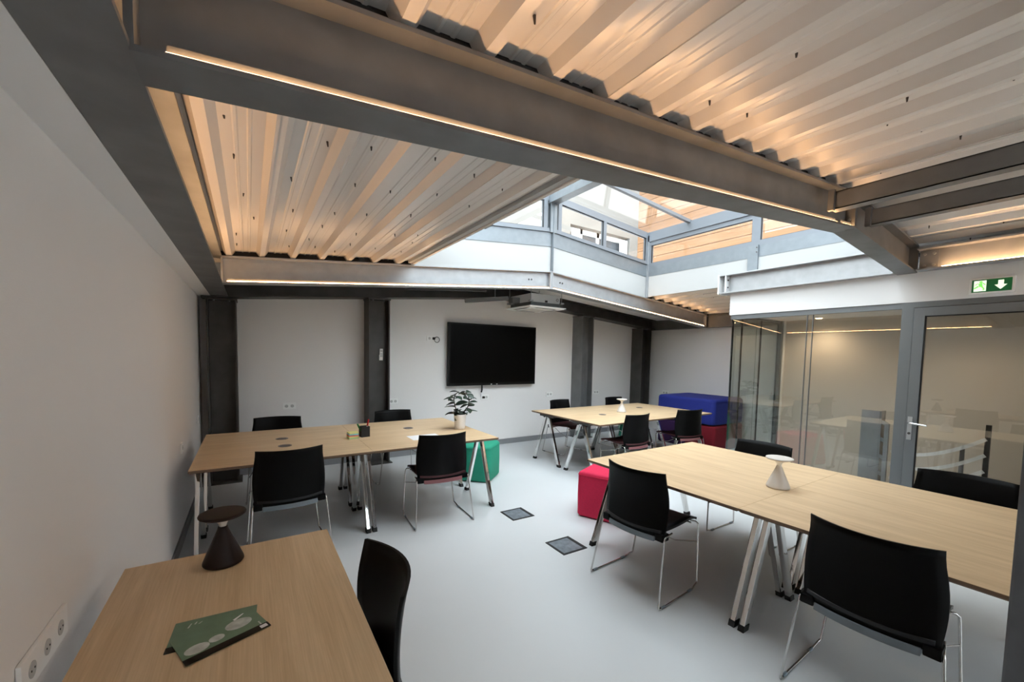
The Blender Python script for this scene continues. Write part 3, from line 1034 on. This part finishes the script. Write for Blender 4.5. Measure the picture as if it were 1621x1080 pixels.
# television
tv = empty('television', (3.545, YB - .04, 1.07), label='large black wall-mounted flat television', cat='television')
TW, TH = 1.725, 1.03
MB().box(-.35, .35, 0, .0395, .3, .75).build('wall_bracket', 'black', tv, (0, 0, 0))
MB().box(-TW / 2, TW / 2, -.06, 0, 0, TH).build('casing', 'tv_bezel', tv, (0, 0, 0), bevel=.006)
MB().box(-TW / 2 + .03, TW / 2 - .03, -.063, -.060, .045, TH - .03).build('screen', 'tv', tv, (0, 0, 0))
for x in (-.06, .05):
    MB().box(x - .012, x + .012, -.0635, -.060, .014, .022).build('indicator', 'plastic_white', tv, (0, 0, 0))
mb = MB()
mb.tube([(-.22, -.02, .0), (-.22, -.02, -.08), (-.218, .0, -.12)], .014, 8)
cb = mb.build('cable_plug', 'black', tv, (0, 0, 0))
mb = MB()
mb.tube([(-.218, .0, -.12), (-.214, .02, -.17), (-.20, .025, -.21), (-.17, 0.0, -.213)], .003, 6)
mb.build('power_cable', 'plastic_white', tv, (0, 0, 0))

# remote control in its holder on the column
rm = empty('remote_control', (1.60, 5.9645, 1.50), label='white remote control held on the dark column left of the television', cat='remote control')
MB().box(-.026, .026, -.014, 0, -.02, .06).build('holder', 'plastic_white', rm, (0, 0, 0), bevel=.003)
MB().box(-.022, .022, -.032, -.014, 0, .145).build('handset', 'plastic_white', rm, (0, 0, 0), bevel=.004)
MB().box(-.016, .016, -.0335, -.032, .098, .132).build('display', 'socket_dark', rm, (0, 0, 0))
for i in range(3):
    for j in range(2):
        MB().box(-.014 + j * .017, -.003 + j * .017, -.0335, -.032, .03 + i * .02, .042 + i * .02).build('button', 'rail_grey', rm, (0, 0, 0))

# air conditioning cassette hanging under the soffit
ac = empty('air_conditioner', (3.905, 5.385, 2.33), label='ceiling cassette air conditioner hanging in front of the far wall', cat='air conditioner')
MB().box(-.285, .285, -.285, .285, .022, .215).build('casing', 'ac_body', ac, (0, 0, 0), bevel=.01)
MB().box(-.287, .287, -.287, .287, .032, .085).build('insulation_band', 'ac_dark', ac, (0, 0, 0))
p = MB()
p.box(-.355, .355, -.355, .355, .009, .021)
p.prism([(-.335, -.335), (.335, -.335), (.335, .335), (-.335, .335)], -.002, .009, 'z')
pan = p.build('panel', 'plastic_white', ac, (0, 0, 0), bevel=.004)
MB().box(-.19, .19, -.19, .19, -.006, -.002).build('intake_grille', 'plastic_white', pan, (0, 0, 0))
for i in range(9):
    MB().box(-.18, .18, -.165 + i * .041, -.150 + i * .041, -.008, -.0055).build('grille_slat', 'socket_dark', pan, (0, 0, 0))
for rz in range(4):
    sl = MB().box(-.19, .19, -.30, -.245, -.003, .001).build('air_slot', 'ac_dark', pan, (0, 0, 0))
    sl.rotation_euler = (0, 0, rz * PI / 2)
for (x, y) in ((-.30, -.30), (.30, -.30), (-.30, .30), (.30, .30)):
    mb = MB()
    mb.tube([(x, y, .10), (x, y, .40)], .006, 6)
    mb.box(x - .03, x + .03, y - .03, y + .03, .085, .105)
    mb.build('hanger_rod', 'galv', ac, (0, 0, 0))
MB().box(-.42, -.285, .02, .14, .08, .17).build('pipe_box', 'grey_plastic', ac, (0, 0, 0), bevel=.008)
mb = MB()
mb.tube([(.2, -.288, .14), (.215, -.30, .12), (.235, -.30, .13), (.235, -.295, .16), (.215, -.29, .165), (.2, -.288, .14)], .003, 6)
mb.build('cable_loop', 'black', ac, (0, 0, 0))
mb = MB().box(-.02, .02, -.30, -.288, .09, .12)
mb.build('clip', 'black', ac, (0, 0, 0))
duct = empty('pipe_tray', (3.13, 5.47, 2.42), label='grey refrigerant pipe trunking left of the air conditioner', cat='trunking')
mb = MB()
mb.bar((.30, -.02, .06), (-.30, .30, .0), .10, .055)
mb.build('trunking', 'grey_plastic', duct, (0, 0, 0), bevel=.01)
mb = MB()
mb.tube([(.12, .08, .05), (.12, .08, .28)], .006, 6)
mb.build('hanger_rod', 'galv', duct, (0, 0, 0))
mb = MB()
mb.tube([(.0, .16, .16), (-.3, .18, .15), (-.65, .25, .13), (-1.2, .4, .10)], .018, 8)
mb.tube([(.0, .20, .16), (-.3, .22, .155), (-.65, .29, .135), (-1.2, .44, .10)], .012, 8)
mb.build('pipe', 'column', duct, (0, 0, 0))


# ------------------------------------------------------------------ trestle tables
def leg_part(root, x, ya, yb, zt):
    """one chrome leg in the plane x=const from foot at ya up to ya->yb at zt, with its rubber foot"""
    mb = MB()
    w, t = .052, .030
    f = .03
    yf = ya + (yb - ya) * f / zt
    mb.hexa([(x - t / 2, yf - w / 2, f), (x + t / 2, yf - w / 2, f), (x + t / 2, yf + w / 2, f), (x - t / 2, yf + w / 2, f),
             (x - t / 2, yb - w / 2, zt), (x + t / 2, yb - w / 2, zt), (x + t / 2, yb + w / 2, zt), (x - t / 2, yb + w / 2, zt)])
    lg = mb.build('leg', 'chrome', root, (0, 0, 0), bevel=.004)
    mb = MB()
    w2, t2 = w + .006, t + .006
    mb.hexa([(x - t2 / 2, ya - w2 / 2, 0), (x + t2 / 2, ya - w2 / 2, 0), (x + t2 / 2, ya + w2 / 2, 0), (x - t2 / 2, ya + w2 / 2, 0),
             (x - t2 / 2, yf - w2 / 2, f + .004), (x + t2 / 2, yf - w2 / 2, f + .004), (x + t2 / 2, yf + w2 / 2, f + .004), (x - t2 / 2, yf + w2 / 2, f + .004)])
    mb.build('foot', 'black', lg, (0, 0, 0))
    return lg


def desktop(root, xa, xb, ya, yb):
    g = .0004
    cx, cyy = (xa + xb) / 2, (ya + yb) / 2
    hx, hy = (xb - xa) / 2 - g, (yb - ya) / 2 - g
    mb = MB()
    c = .0012
    lo, mi_, hi = .715, .736, .740
    rings = [(hx - .012, hy - .012, lo), (hx, hy, lo + .010), (hx, hy, hi - .0012), (hx - c, hy - c, hi)]
    vs = []
    for (a, b, z) in rings:
        vs += [(-a, -b, z), (a, -b, z), (a, b, z), (-a, b, z)]
    fs, mis = [], []
    mb.add(vs, [(12, 13, 14, 15)], 0)
    n = len(mb.v)
    for r in range(3):
        for i in range(4):
            mb.f.append((r * 4 + i, r * 4 + (i + 1) % 4, (r + 1) * 4 + (i + 1) % 4, (r + 1) * 4 + i))
            mb.mi.append(1 if r < 2 else 0)
            mb.sm.append(False)
    mb.f.append((3, 2, 1, 0))
    mb.mi.append(1)
    mb.sm.append(False)
    o = mb.build('desktop', ['oak', 'oak_edge'], root, (0, 0, 0))
    o.location = (cx, cyy, 0)
    return o


def a_frame(root, x, yc, spread=.295, zt=.705):
    for s in (-1, 1):
        leg_part(root, x, yc + s * spread, yc + s * .030, zt)


def bench(loc, rz, nx, ny, label, dl=1.25, dd=.73, ports=(), cat='table', seam_double=True):
    root = empty('bench_table', loc, rz, label, cat, 'oak trestle tables')
    L_, D_ = nx * dl, ny * dd
    for i in range(nx):
        for j in range(ny):
            desktop(root, -L_ / 2 + i * dl, -L_ / 2 + (i + 1) * dl, -D_ / 2 + j * dd, -D_ / 2 + (j + 1) * dd)
    for j in range(ny):
        yc = -D_ / 2 + (j + .5) * dd
        for i in range(nx):
            xa, xb = -L_ / 2 + i * dl + .028, -L_ / 2 + (i + 1) * dl - .028
            a_frame(root, xa, yc)
            a_frame(root, xb, yc)
            mb = MB()
            for yo in (-.055, .055):
                mb.box(xa - .015, xb + .015, yc + yo - .02, yc + yo + .02, .675, .7145)
            for xx in (xa, xb):
                mb.box(xx - .02, xx + .02, yc - .16, yc + .16, .690, .7145)
            mb.build('under_frame', 'column', root, (0, 0, 0))
    for (px, py) in ports:
        mb = MB().lathe([(0, .7405), (.052, .7405), (.055, .742), (.055, .7435), (.046, .7435), (.044, .742), (0, .742)], 28, px, py)
        pt = mb.build('cable_port', 'port', root, (0, 0, 0))
        MB().box(px - .038, px + .038, py - .004, py + .004, .742, .7436).build('port_flap', 'column', pt, (0, 0, 0))
    return root


bench((.895, 4.30, 0), 0, 2, 2, 'long oak trestle table on the left with plant and pencil cup', dl=1.265, dd=.735,
      ports=((-.637, .178), (-.634, -.165), (.616, .185)))
bench((4.905, 4.37, 0), 0, 2, 2, 'oak trestle table at the back right with a small white lamp', dl=1.225, dd=.735,
      ports=((-.53, -.09), (.675, .235)))
bench((3.09, 1.215, 0), PI / 2, 2, 2, 'long oak trestle table in the right foreground', dl=1.25, dd=.73)
bench((-.055, 1.475, 0), PI / 2, 1, 1, 'single oak desk in the left foreground with brochures and dark lamp', dl=1.235, dd=.722)


# ------------------------------------------------------------------ chairs (local: facing +y, rear foot line at y=0)
def make_chair(kind):
    root = empty('stacking_chair')
    seat_m, rail_m = ('seat_wine', 'rail_wine') if kind == 'wine' else ('seat_black', 'rail_grey')
    # backrest shell
    NU, NV = 14, 12
    def bp(u, v, off=0.0):
        zz = .425 + v * .425
        w = .236 + .016 * math.sin(PI * min(1, v * 1.15)) - .006 * v
        yb = .098 + .030 * math.sin(PI * v * .92) - .008 * v
        blg = .045 + .037 * v
        y = yb - blg * (1 - u * u) + off
        return (u * w, y, zz)
    vs, fs = [], []
    for s in (0, 1):
        for j in range(NV + 1):
            for i in range(NU + 1):
                vs.append(bp(-1 + 2 * i / NU, j / NV, .011 * s))
    n = (NU + 1) * (NV + 1)
    def ix(s, i, j):
        return s * n + j * (NU + 1) + i
    for j in range(NV):
        for i in range(NU):
            fs.append((ix(0, i, j), ix(0, i + 1, j), ix(0, i + 1, j + 1), ix(0, i, j + 1)))
            fs.append((ix(1, i, j), ix(1, i, j + 1), ix(1, i + 1, j + 1), ix(1, i + 1, j)))
    rim = []
    for i in range(NU):
        rim.append((ix(0, i, 0), ix(1, i, 0), ix(1, i + 1, 0), ix(0, i + 1, 0)))
        rim.append((ix(0, i, NV), ix(0, i + 1, NV), ix(1, i + 1, NV), ix(1, i, NV)))
    for j in range(NV):
        rim.append((ix(0, 0, j), ix(0, 0, j + 1), ix(1, 0, j + 1), ix(1, 0, j)))
        rim.append((ix(0, NU, j), ix(1, NU, j), ix(1, NU, j + 1), ix(0, NU, j + 1)))
    mb = MB()
    mb.add(vs, fs, 0, True)
    base = 0
    for f in rim:
        mb.f.append(f)
        mb.mi.append(0)
        mb.sm.append(False)
    mb.build('backrest', 'chair_black', root, (0, 0, 0))
    # seat
    NU, NV = 10, 12
    def sp_(u, v, off):
        y = .085 + v * .47
        w = .222 - .012 * v
        z = .448 + .012 * v - .030 * max(0, (v - .78) / .22) ** 2 + .010 * u * u - .012 * math.sin(PI * v) + off
        return (u * w, y - .03 * (1 - u * u) * (1 - v), z)
    vs = []
    for s in (0, 1):
        for j in range(NV + 1):
            for i in range(NU + 1):
                vs.append(sp_(-1 + 2 * i / NU, j / NV, .018 * s))
    n = (NU + 1) * (NV + 1)
    def ix2(s, i, j):
        return s * n + j * (NU + 1) + i
    mb = MB()
    fs = []
    for j in range(NV):
        for i in range(NU):
            fs.append((ix2(0, i, j), ix2(0, i, j + 1), ix2(0, i + 1, j + 1), ix2(0, i + 1, j)))
            fs.append((ix2(1, i, j), ix2(1, i + 1, j), ix2(1, i + 1, j + 1), ix2(1, i, j + 1)))
    mb.add(vs, fs, 0, True)
    for i in range(NU):
        for j in (0, NV):
            mb.f.append((ix2(0, i, j), ix2(1, i, j), ix2(1, i + 1, j), ix2(0, i + 1, j)))
            mb.mi.append(0)
            mb.sm.append(False)
    for j in range(NV):
        for i in (0, NU):
            mb.f.append((ix2(0, i, j), ix2(1, i, j), ix2(1, i, j + 1), ix2(0, i, j + 1)))
            mb.mi.append(0)
            mb.sm.append(False)
    mb.build('seat', seat_m, root, (0, 0, 0))
    # rear rail under the backrest
    mb = MB()
    K = 12
    ring = []
    for i in range(K + 1):
        u = -.80 + 1.6 * i / K
        y = .098 - .045 * (1 - u * u)
        ring.append((u * .232, y))
    for (xa, ya), (xb, yb) in zip(ring, ring[1:]):
        mb.hexa([(xa, ya - .012, .398), (xb, yb - .012, .398), (xb, yb + .05, .398), (xa, ya + .05, .398),
                 (xa, ya - .006, .428), (xb, yb - .006, .428), (xb, yb + .05, .445), (xa, ya + .05, .445)])
    mb.build('rear_rail', rail_m, root, (0, 0, 0))
    # corner brackets
    for s in (-1, 1):
        mb = MB().box(min(s * .19, s * .246), max(s * .19, s * .246), .075, .15, .405, .452)
        mb.build('bracket', 'chair_black', root, (0, 0, 0), bevel=.006)
    # sled frames
    for s in (-1, 1):
        pts = [(s * .235, .20, .436), (s * .245, .115, .434), (s * .249, .092, .428), (s * .252, .084, .41), (s * .282, .006, .016), (s * .283, .008, .0085), (s * .283, .02, .0065),
               (s * .280, .40, .0065), (s * .275, .45, .022), (s * .272, .475, .026), (s * .268, .483, .035), (s * .238, .528, .40), (s * .234, .530, .425), (s * .222, .520, .438), (s * .19, .50, .44)]
        mb = MB()
        mb.tube(pts, .0062, 8)
        fr = mb.build('leg', 'rod', root, (0, 0, 0))
        for (xa_, xb_, ya_, yb_) in ((.2825, .2822, .03, .07), (.2803, .2798, .35, .39)):
            mb = MB()
            mb.tube([(s * xa_, ya_, .0085), (s * xb_, yb_, .0085)], .0085, 8)
            mb.build('glide', 'rail_grey', fr, (0, 0, 0))
        mb = MB()
        mb.tube([(s * .245, .517, .30), (s * .20, .30, .352), (s * .19, .20, .405)], .0045, 6)
        mb.build('brace', 'rod', root, (0, 0, 0))
    for y, z in ((.50, .425), (.19, .43)):
        mb = MB()
        mb.tube([(-.20, y, z), (.20, y, z)], .007, 8)
        mb.build('crossbar', 'rod', root, (0, 0, 0))
    return root


protos = {}
GRP = 'black stacking chairs'


def chair(cx, cyy, rz, label, kind='grey'):
    """cx, cyy: middle of the rear foot line; rz: heading (0 = facing +y)"""
    if kind not in protos:
        protos[kind] = make_chair(kind)
        o = protos[kind]
    else:
        o = copy_tree(protos[kind])
    o.location = (cx, cyy, 0)
    o.rotation_euler = (0, 0, rz)
    tag(o, label, 'chair', GRP)
    return o


R = math.radians
chair(.262, 3.41, R(3), 'black chair at the near left corner of the left table, beside the dark lamp')
chair(1.515, 3.415, R(-3), 'black chair with burgundy seat in front of the left table near the plant', 'wine')
chair(.27, 5.30, PI + R(-5), 'black chair behind the left table below the double socket')
chair(1.55, 5.31, PI + R(0), 'black chair behind the left table in front of the column with the remote')
chair(2.125, 1.845, R(-90) + R(4), 'black chair beside the pink pouf at the right foreground table')
chair(2.215, .605, R(-90) + R(2), 'largest black chair nearest the viewer at the right foreground table')
chair(3.975, 1.80, R(90) + R(0), 'black chair on the far side of the right table in front of the glass partition')
chair(4.11, .60, R(90) + R(4), 'black chair on the far side of the right table in front of the glass door')
chair(4.39, 5.41, PI + R(8), 'black chair with burgundy seat behind the back table below the socket', 'wine')
chair(5.64, 5.36, PI + R(4), 'black chair mostly hidden behind the back table and its white lamp', 'wine')
chair(4.31, 3.47, R(0), 'black chair with burgundy seat at the front left of the back table', 'wine')
chair(5.40, 3.45, R(-12), 'black chair with burgundy seat at the front right of the back table', 'wine')
chair(.488, 1.42, R(90), 'black chair tucked at the single desk in the left foreground')


# ------------------------------------------------------------------ poufs
def rounded(poly, r, n=5):
    out = []
    m = len(poly)
    for i in range(m):
        p, a, b = Vector(poly[i]), Vector(poly[i - 1]), Vector(poly[(i + 1) % m])
        d1, d2 = (a - p).normalized(), (b - p).normalized()
        ang = d1.angle(d2)
        t = r / math.tan(ang / 2)
        s, e = p + d1 * t, p + d2 * t
        c = p + (d1 + d2).normalized() * (r / math.sin(ang / 2))
        for k in range(n + 1):
            q = s.lerp(e, k / n)
            v = (q - c).normalized() * r + c
            out.append((v.x, v.y))
    return out


def pouf(poly, zb, h, mat, label, r=.05, rb=.035, name='pouf'):
    cx = sum(p[0] for p in poly) / len(poly)
    cyy = sum(p[1] for p in poly) / len(poly)
    base = rounded([(p[0] - cx, p[1] - cyy) for p in poly], r)
    area = sum(base[i - 1][0] * base[i][1] - base[i][0] * base[i - 1][1] for i in range(len(base)))
    if area < 0:
        base = base[::-1]
    n = len(base)
    root = empty(name, (cx, cyy, zb), 0, label, 'pouf', 'fabric poufs')
    def inset(d):
        out = []
        for x, y in base:
            l = math.hypot(x, y)
            out.append((x * (1 - d / l), y * (1 - d / l)))
        return out
    lv = [(.012, .012), (0, .03), (-.004, h * .5), (0, h - rb)]
    for k in range(1, 5):
        a = k / 4 * PI / 2
        lv.append((rb * (1 - math.cos(a)), h - rb + rb * math.sin(a)))
    lv += [(.09, h + .006), (.16, h + .009)]
    vs, fs = [], []
    for d, z in lv:
        vs += [(x, y, z) for x, y in inset(d)]
    for j in range(len(lv) - 1):
        for i in range(n):
            fs.append((j * n + i, j * n + (i + 1) % n, (j + 1) * n + (i + 1) % n, (j + 1) * n + i))
    fs.append(tuple(range((len(lv) - 1) * n, len(lv) * n)))
    fs.append(tuple(range(n))[::-1])
    MB().add(vs, fs, 0, True).build('cushion', mat, root, (0, 0, 0))
    mb = MB()
    seam = [(x, y, h - rb + .004) for x, y in inset(-.002)]
    mb.tube(seam + seam[:1], .0028, 5, cap=False)
    mb.build('seam', mat, root, (0, 0, 0))
    mb = MB()
    mb.prism(inset(.03), 0, .012, 'z')
    mb.build('glide_base', 'black', root, (0, 0, 0))
    return root


pouf([(2.15, 4.60), (2.47, 4.29), (2.80, 4.58), (2.72, 4.86), (2.44, 4.93)], 0, .455, 'green', 'green fabric pouf beside the left table', r=.07)
pouf([(2.735, 2.985), (2.925, 2.545), (3.365, 2.74), (3.175, 3.17)], 0, .455, 'pink', 'bright pink fabric pouf at the end of the right table', r=.03)
pouf([(6.60, 3.86), (7.52, 3.86), (7.52, 4.42), (6.60, 4.42)], 0, .44, 'red', 'crimson pouf under the near half of the blue pouf', r=.05)
pouf([(6.60, 4.46), (7.52, 4.46), (7.52, 5.00), (6.60, 5.00)], 0, .44, 'purple', 'dark violet pouf under the far half of the blue pouf', r=.05)
pouf([(6.58, 3.87), (7.54, 3.87), (7.54, 5.02), (6.58, 5.02)], .452, .445, 'blue', 'large royal blue pouf stacked on other poufs by the wall', r=.08, rb=.05)
pouf([(6.12, 5.28), (6.55, 5.16), (6.68, 5.56), (6.25, 5.68)], 0, .45, 'green', 'dark green pouf half hidden behind the back table', r=.06)


# ------------------------------------------------------------------ table lamps
def table_lamp(loc, mat, label):
    root = empty('table_lamp', loc, 0, label, 'lamp', 'cone table lamps')
    mb = MB().lathe([(0, 0), (.066, 0), (.070, .006), (.069, .014), (.055, .05), (.036, .095), (.018, .14), (.0155, .150), (0, .150)], 36)
    mb.build('base', mat, root, (0, 0, 0))
    mb = MB().lathe([(.0, .150), (.0125, .150), (.0135, .158), (.020, .170), (.032, .180), (.034, .182), (0, .182)], 32)
    mb.build('neck', 'diffuser', root, (0, 0, 0))
    mb = MB().lathe([(0, .180), (.034, .181), (.072, .191), (.080, .196), (.081, .2), (.079, .204), (.07, .2055), (0, .2055)], 40)
    mb.build('lamp_shade', mat, root, (0, 0, 0))
    return root


table_lamp((-.098, 1.965, .7402), 'lamp_dark', 'dark brown cone table lamp on the nearest desk')
table_lamp((2.99, 1.285, .7402), 'lamp_white', 'white cone table lamp on the right foreground table')
table_lamp((4.87, 4.36, .7402), 'lamp_white', 'small white cone table lamp on the back table')

# ------------------------------------------------------------------ plant
pl = empty('potted_plant', (2.015, 4.19, .7402), 0, 'dark green houseplant in a white pot on the left table', 'plant')
MB().lathe([(0, 0), (.050, 0), (.056, .006), (.060, .03), (.068, .155), (.070, .165), (.068, .17), (.064, .168), (.062, .14), (0, .14)], 36).build('pot', 'pot', pl, (0, 0, 0))
MB().lathe([(0, .151), (.03, .152), (.0625, .146)], 24).build('soil', 'soil', pl, (0, 0, 0))
rng = random.Random(11)
stems = [[(-.01, 0, .15), (-.04, 0, .20), (-.065, 0, .27), (-.075, .01, .34), (-.06, .0, .40), (-.02, -.01, .43)],
         [(.01, 0, .15), (.05, .0, .19), (.10, .0, .25), (.115, .0, .32), (.10, .0, .39), (.06, .01, .43)],
         [(0, .02, .15), (-.03, .04, .18), (-.055, .05, .20)]]
leaf_me = None


def leaf_obj(parent, pos, direction, size, roll):
    global leaf_me
    if leaf_me is None:
        mb = MB()
        prof = [(0, .0), (.12, .13), (.3, .235), (.5, .27), (.7, .22), (.88, .11), (1, .0)]
        vs, fs = [], []
        for t, w in prof:
            dz = -.18 * t * t
            vs += [(t, -w, dz + .07 * (w / .27)), (t, 0, dz), (t, w, dz + .07 * (w / .27))]
        for i in range(len(prof) - 1):
            a = i * 3
            fs += [(a, a + 1, a + 4, a + 3), (a + 1, a + 2, a + 5, a + 4)]
        m = len(vs)
        vs2 = [(x, y, z - .02) for x, y, z in vs]
        fs2 = [tuple(q + m for q in f[::-1]) for f in fs]
        mb.add(vs + vs2, fs + fs2, 0, True)
        o = mb.build('leaf', 'leaf', parent, (0, 0, 0))
        leaf_me = o.data
    else:
        o = bpy.data.objects.new('leaf', leaf_me)
        C.objects.link(o)
        o.parent = parent
    d = Vector(direction).normalized()
    q = d.to_track_quat('X', 'Z')
    o.rotation_mode = 'QUATERNION'
    from mathutils import Quaternion
    o.rotation_quaternion = q @ Quaternion((1, 0, 0), roll)
    o.location = pos
    o.scale = (size, size, size)


for si, st in enumerate(stems):
    mb = MB()
    mb.tube(st, [.006] * (len(st) - 1) + [.003], 6)
    so_ = mb.build('stem', 'stem', pl, (0, 0, 0))
    cnt = (15, 15, 5)[si]
    for k in range(cnt):
        t = .08 + .92 * (k + .5) / cnt
        f = t * (len(st) - 1)
        i = min(int(f), len(st) - 2)
        p = Vector(st[i]).lerp(Vector(st[i + 1]), f - i)
        a = k * 2.4 + si
        out = (-1 if si != 1 else 1) * .25
        d = (math.cos(a) + out, math.sin(a) * .9, .35 - .75 * rng.random())
        leaf_obj(so_, p, d, rng.uniform(.10, .155), rng.uniform(-.6, .6))

# ------------------------------------------------------------------ small things on the tables
cup = empty('pencil_cup', (.975, 4.245, .7402), R(6), 'square black pencil cup on the left table', 'pencil cup')
mb = MB()
for (a, b, c, d) in ((-.042, .042, -.042, -.037), (-.042, .042, .037, .042), (-.042, -.037, -.037, .037), (.037, .042, -.037, .037)):
    mb.box(a, b, c, d, 0, .105)
mb.box(-.042, .042, -.042, .042, 0, .004)
mb.build('cup_body', 'black', cup, (0, 0, 0))


def marker(loc, tilt, mat, label, cap_mat, l=.14):
    root = empty('marker_pen', loc, 0, label, 'pen', 'marker pens')
    root.rotation_euler = tilt
    MB().lathe([(0, 0), (.006, 0), (.007, .005), (.007, l * .62), (0, l * .62)], 12).build('barrel', 'plastic_white' if cap_mat == 'pen_red' else mat, root, (0, 0, 0))
    MB().lathe([(0, l * .6), (.0085, l * .6), (.0085, l * .97), (.006, l), (0, l)], 12).build('cap', cap_mat, root, (0, 0, 0))


marker((.962, 4.235, .747), (0, R(-24), 0), 'pen_green', 'green marker pen leaning in the black pencil cup', 'pen_green', .14)
marker((.988, 4.25, .747), (0, R(10), 0), 'plastic_white', 'red-capped marker pen in the black pencil cup', 'pen_red', .168)

nb = empty('sticky_note_block', (.855, 4.205, .7402), R(4), 'multicoloured block of sticky notes on the left table', 'sticky notes')
for k, nm in enumerate(('note_green', 'note_yellow', 'note_pink', 'note_blue', 'note_yellow')):
    q = MB().box(-.045, .045, -.045, .045, k * .0125, (k + 1) * .0125).build('note_pad', nm, nb, (0, 0, 0))
    q.location = (random.uniform(-.003, .003), random.uniform(-.003, .003), 0)
tag(MB().box(1.345, 1.66, 3.83, 4.055, .7402, .7412).build('paper_sheet', 'paper'), 'white sheet of paper on the left table behind the burgundy chair', 'paper')


def brochure(p0, p1, z, label, pale=False):
    """p0->p1: long lower edge (with black band)"""
    a, b = Vector(p0), Vector(p1)
    L_ = (b - a).length
    ang = math.atan2(b.y - a.y, b.x - a.x)
    root = empty('brochure', (a.x, a.y, z), ang, label, 'brochure', 'sage green brochures')
    w = .148
    MB().box(0, L_, 0, w, 0, .0012).build('cover', 'brochure', root, (0, 0, 0))
    MB().box(-.001, L_ + .001, -.001, .028, .0011, .0016).build('black_band', 'brochure_black', root, (0, 0, 0))
    if pale:
        for (cx, cyy, rx, ry) in ((.040, .055, .030, .022), (.090, .062, .02, .016), (.155, .085, .036, .026)):
            poly = [(cx + rx * math.cos(t * PI / 8), cyy + ry * math.sin(t * PI / 8)) for t in range(16)]
            MB().prism(poly, .0012, .0015, 'z').build('pale_print', 'brochure_pale', root, (0, 0, 0))
        MB().box(L_ - .024, L_ - .005, .006, .022, .0016, .002).build('white_label', 'paper', root, (0, 0, 0))
        MB().prism([(.150, .118), (.182, .131), (.185, .1285), (.153, .110)], .0012, .0015, 'z').build('white_mark', 'paper', root, (0, 0, 0))
        MB().box(L_ - .018, L_ - .014, .022, .05, .0012, .0015).build('white_mark', 'brochure_pale', root, (0, 0, 0))
    else:
        for (x, y, dx, dy) in ((.035, .105, .006, .022), (.05, .118, .004, .012), (.060, .116, .008, .010)):
            MB().prism([(x, y), (x + .004, y), (x + dx + .003, y + dy), (x + dx, y + dy)], .0012, .0015, 'z').build('white_mark', 'brochure_pale', root, (0, 0, 0))
    return root


brochure((-.213, 1.437), (.002, 1.423), .7402, 'sage green brochure lying underneath on the nearest desk')
brochure((-.155, 1.350), (.045, 1.424), .7420, 'sage green brochure with pale print lying on top of the other', True)


# ------------------------------------------------------------------ floor boxes
def floor_box(cx, cyy, label, hinge):
    root = empty('floor_box', (cx, cyy, 0), R(-1), label, 'floor box', 'floor socket boxes')
    w, d = .125, .125
    f = MB()
    f.box(-w, w, -d, -d + .018, 0, .005)
    f.box(-w, w, d - .018, d, 0, .005)
    f.box(-w, -w + .018, -d + .018, d - .018, 0, .005)
    f.box(w - .03, w, -d + .018, d - .018, 0, .005)
    f.build('frame', 'black', root, (0, 0, 0))
    MB().box(-w + .020, w - .032, -d + .020, d - .020, 0, .0042).build('lid', 'hatch', root, (0, 0, 0))
    for s in (-.06, .06):
        MB().box(w - .026, w - .004, s - .022, s + .022, .005, .0075).build('cable_flap', 'black', root, (0, 0, 0), bevel=.002)


floor_box(2.243, 3.318, 'flush floor socket box in the middle of the floor', 1)
floor_box(2.225, 2.545, 'flush floor socket box at the foot of the right table leg', 1)
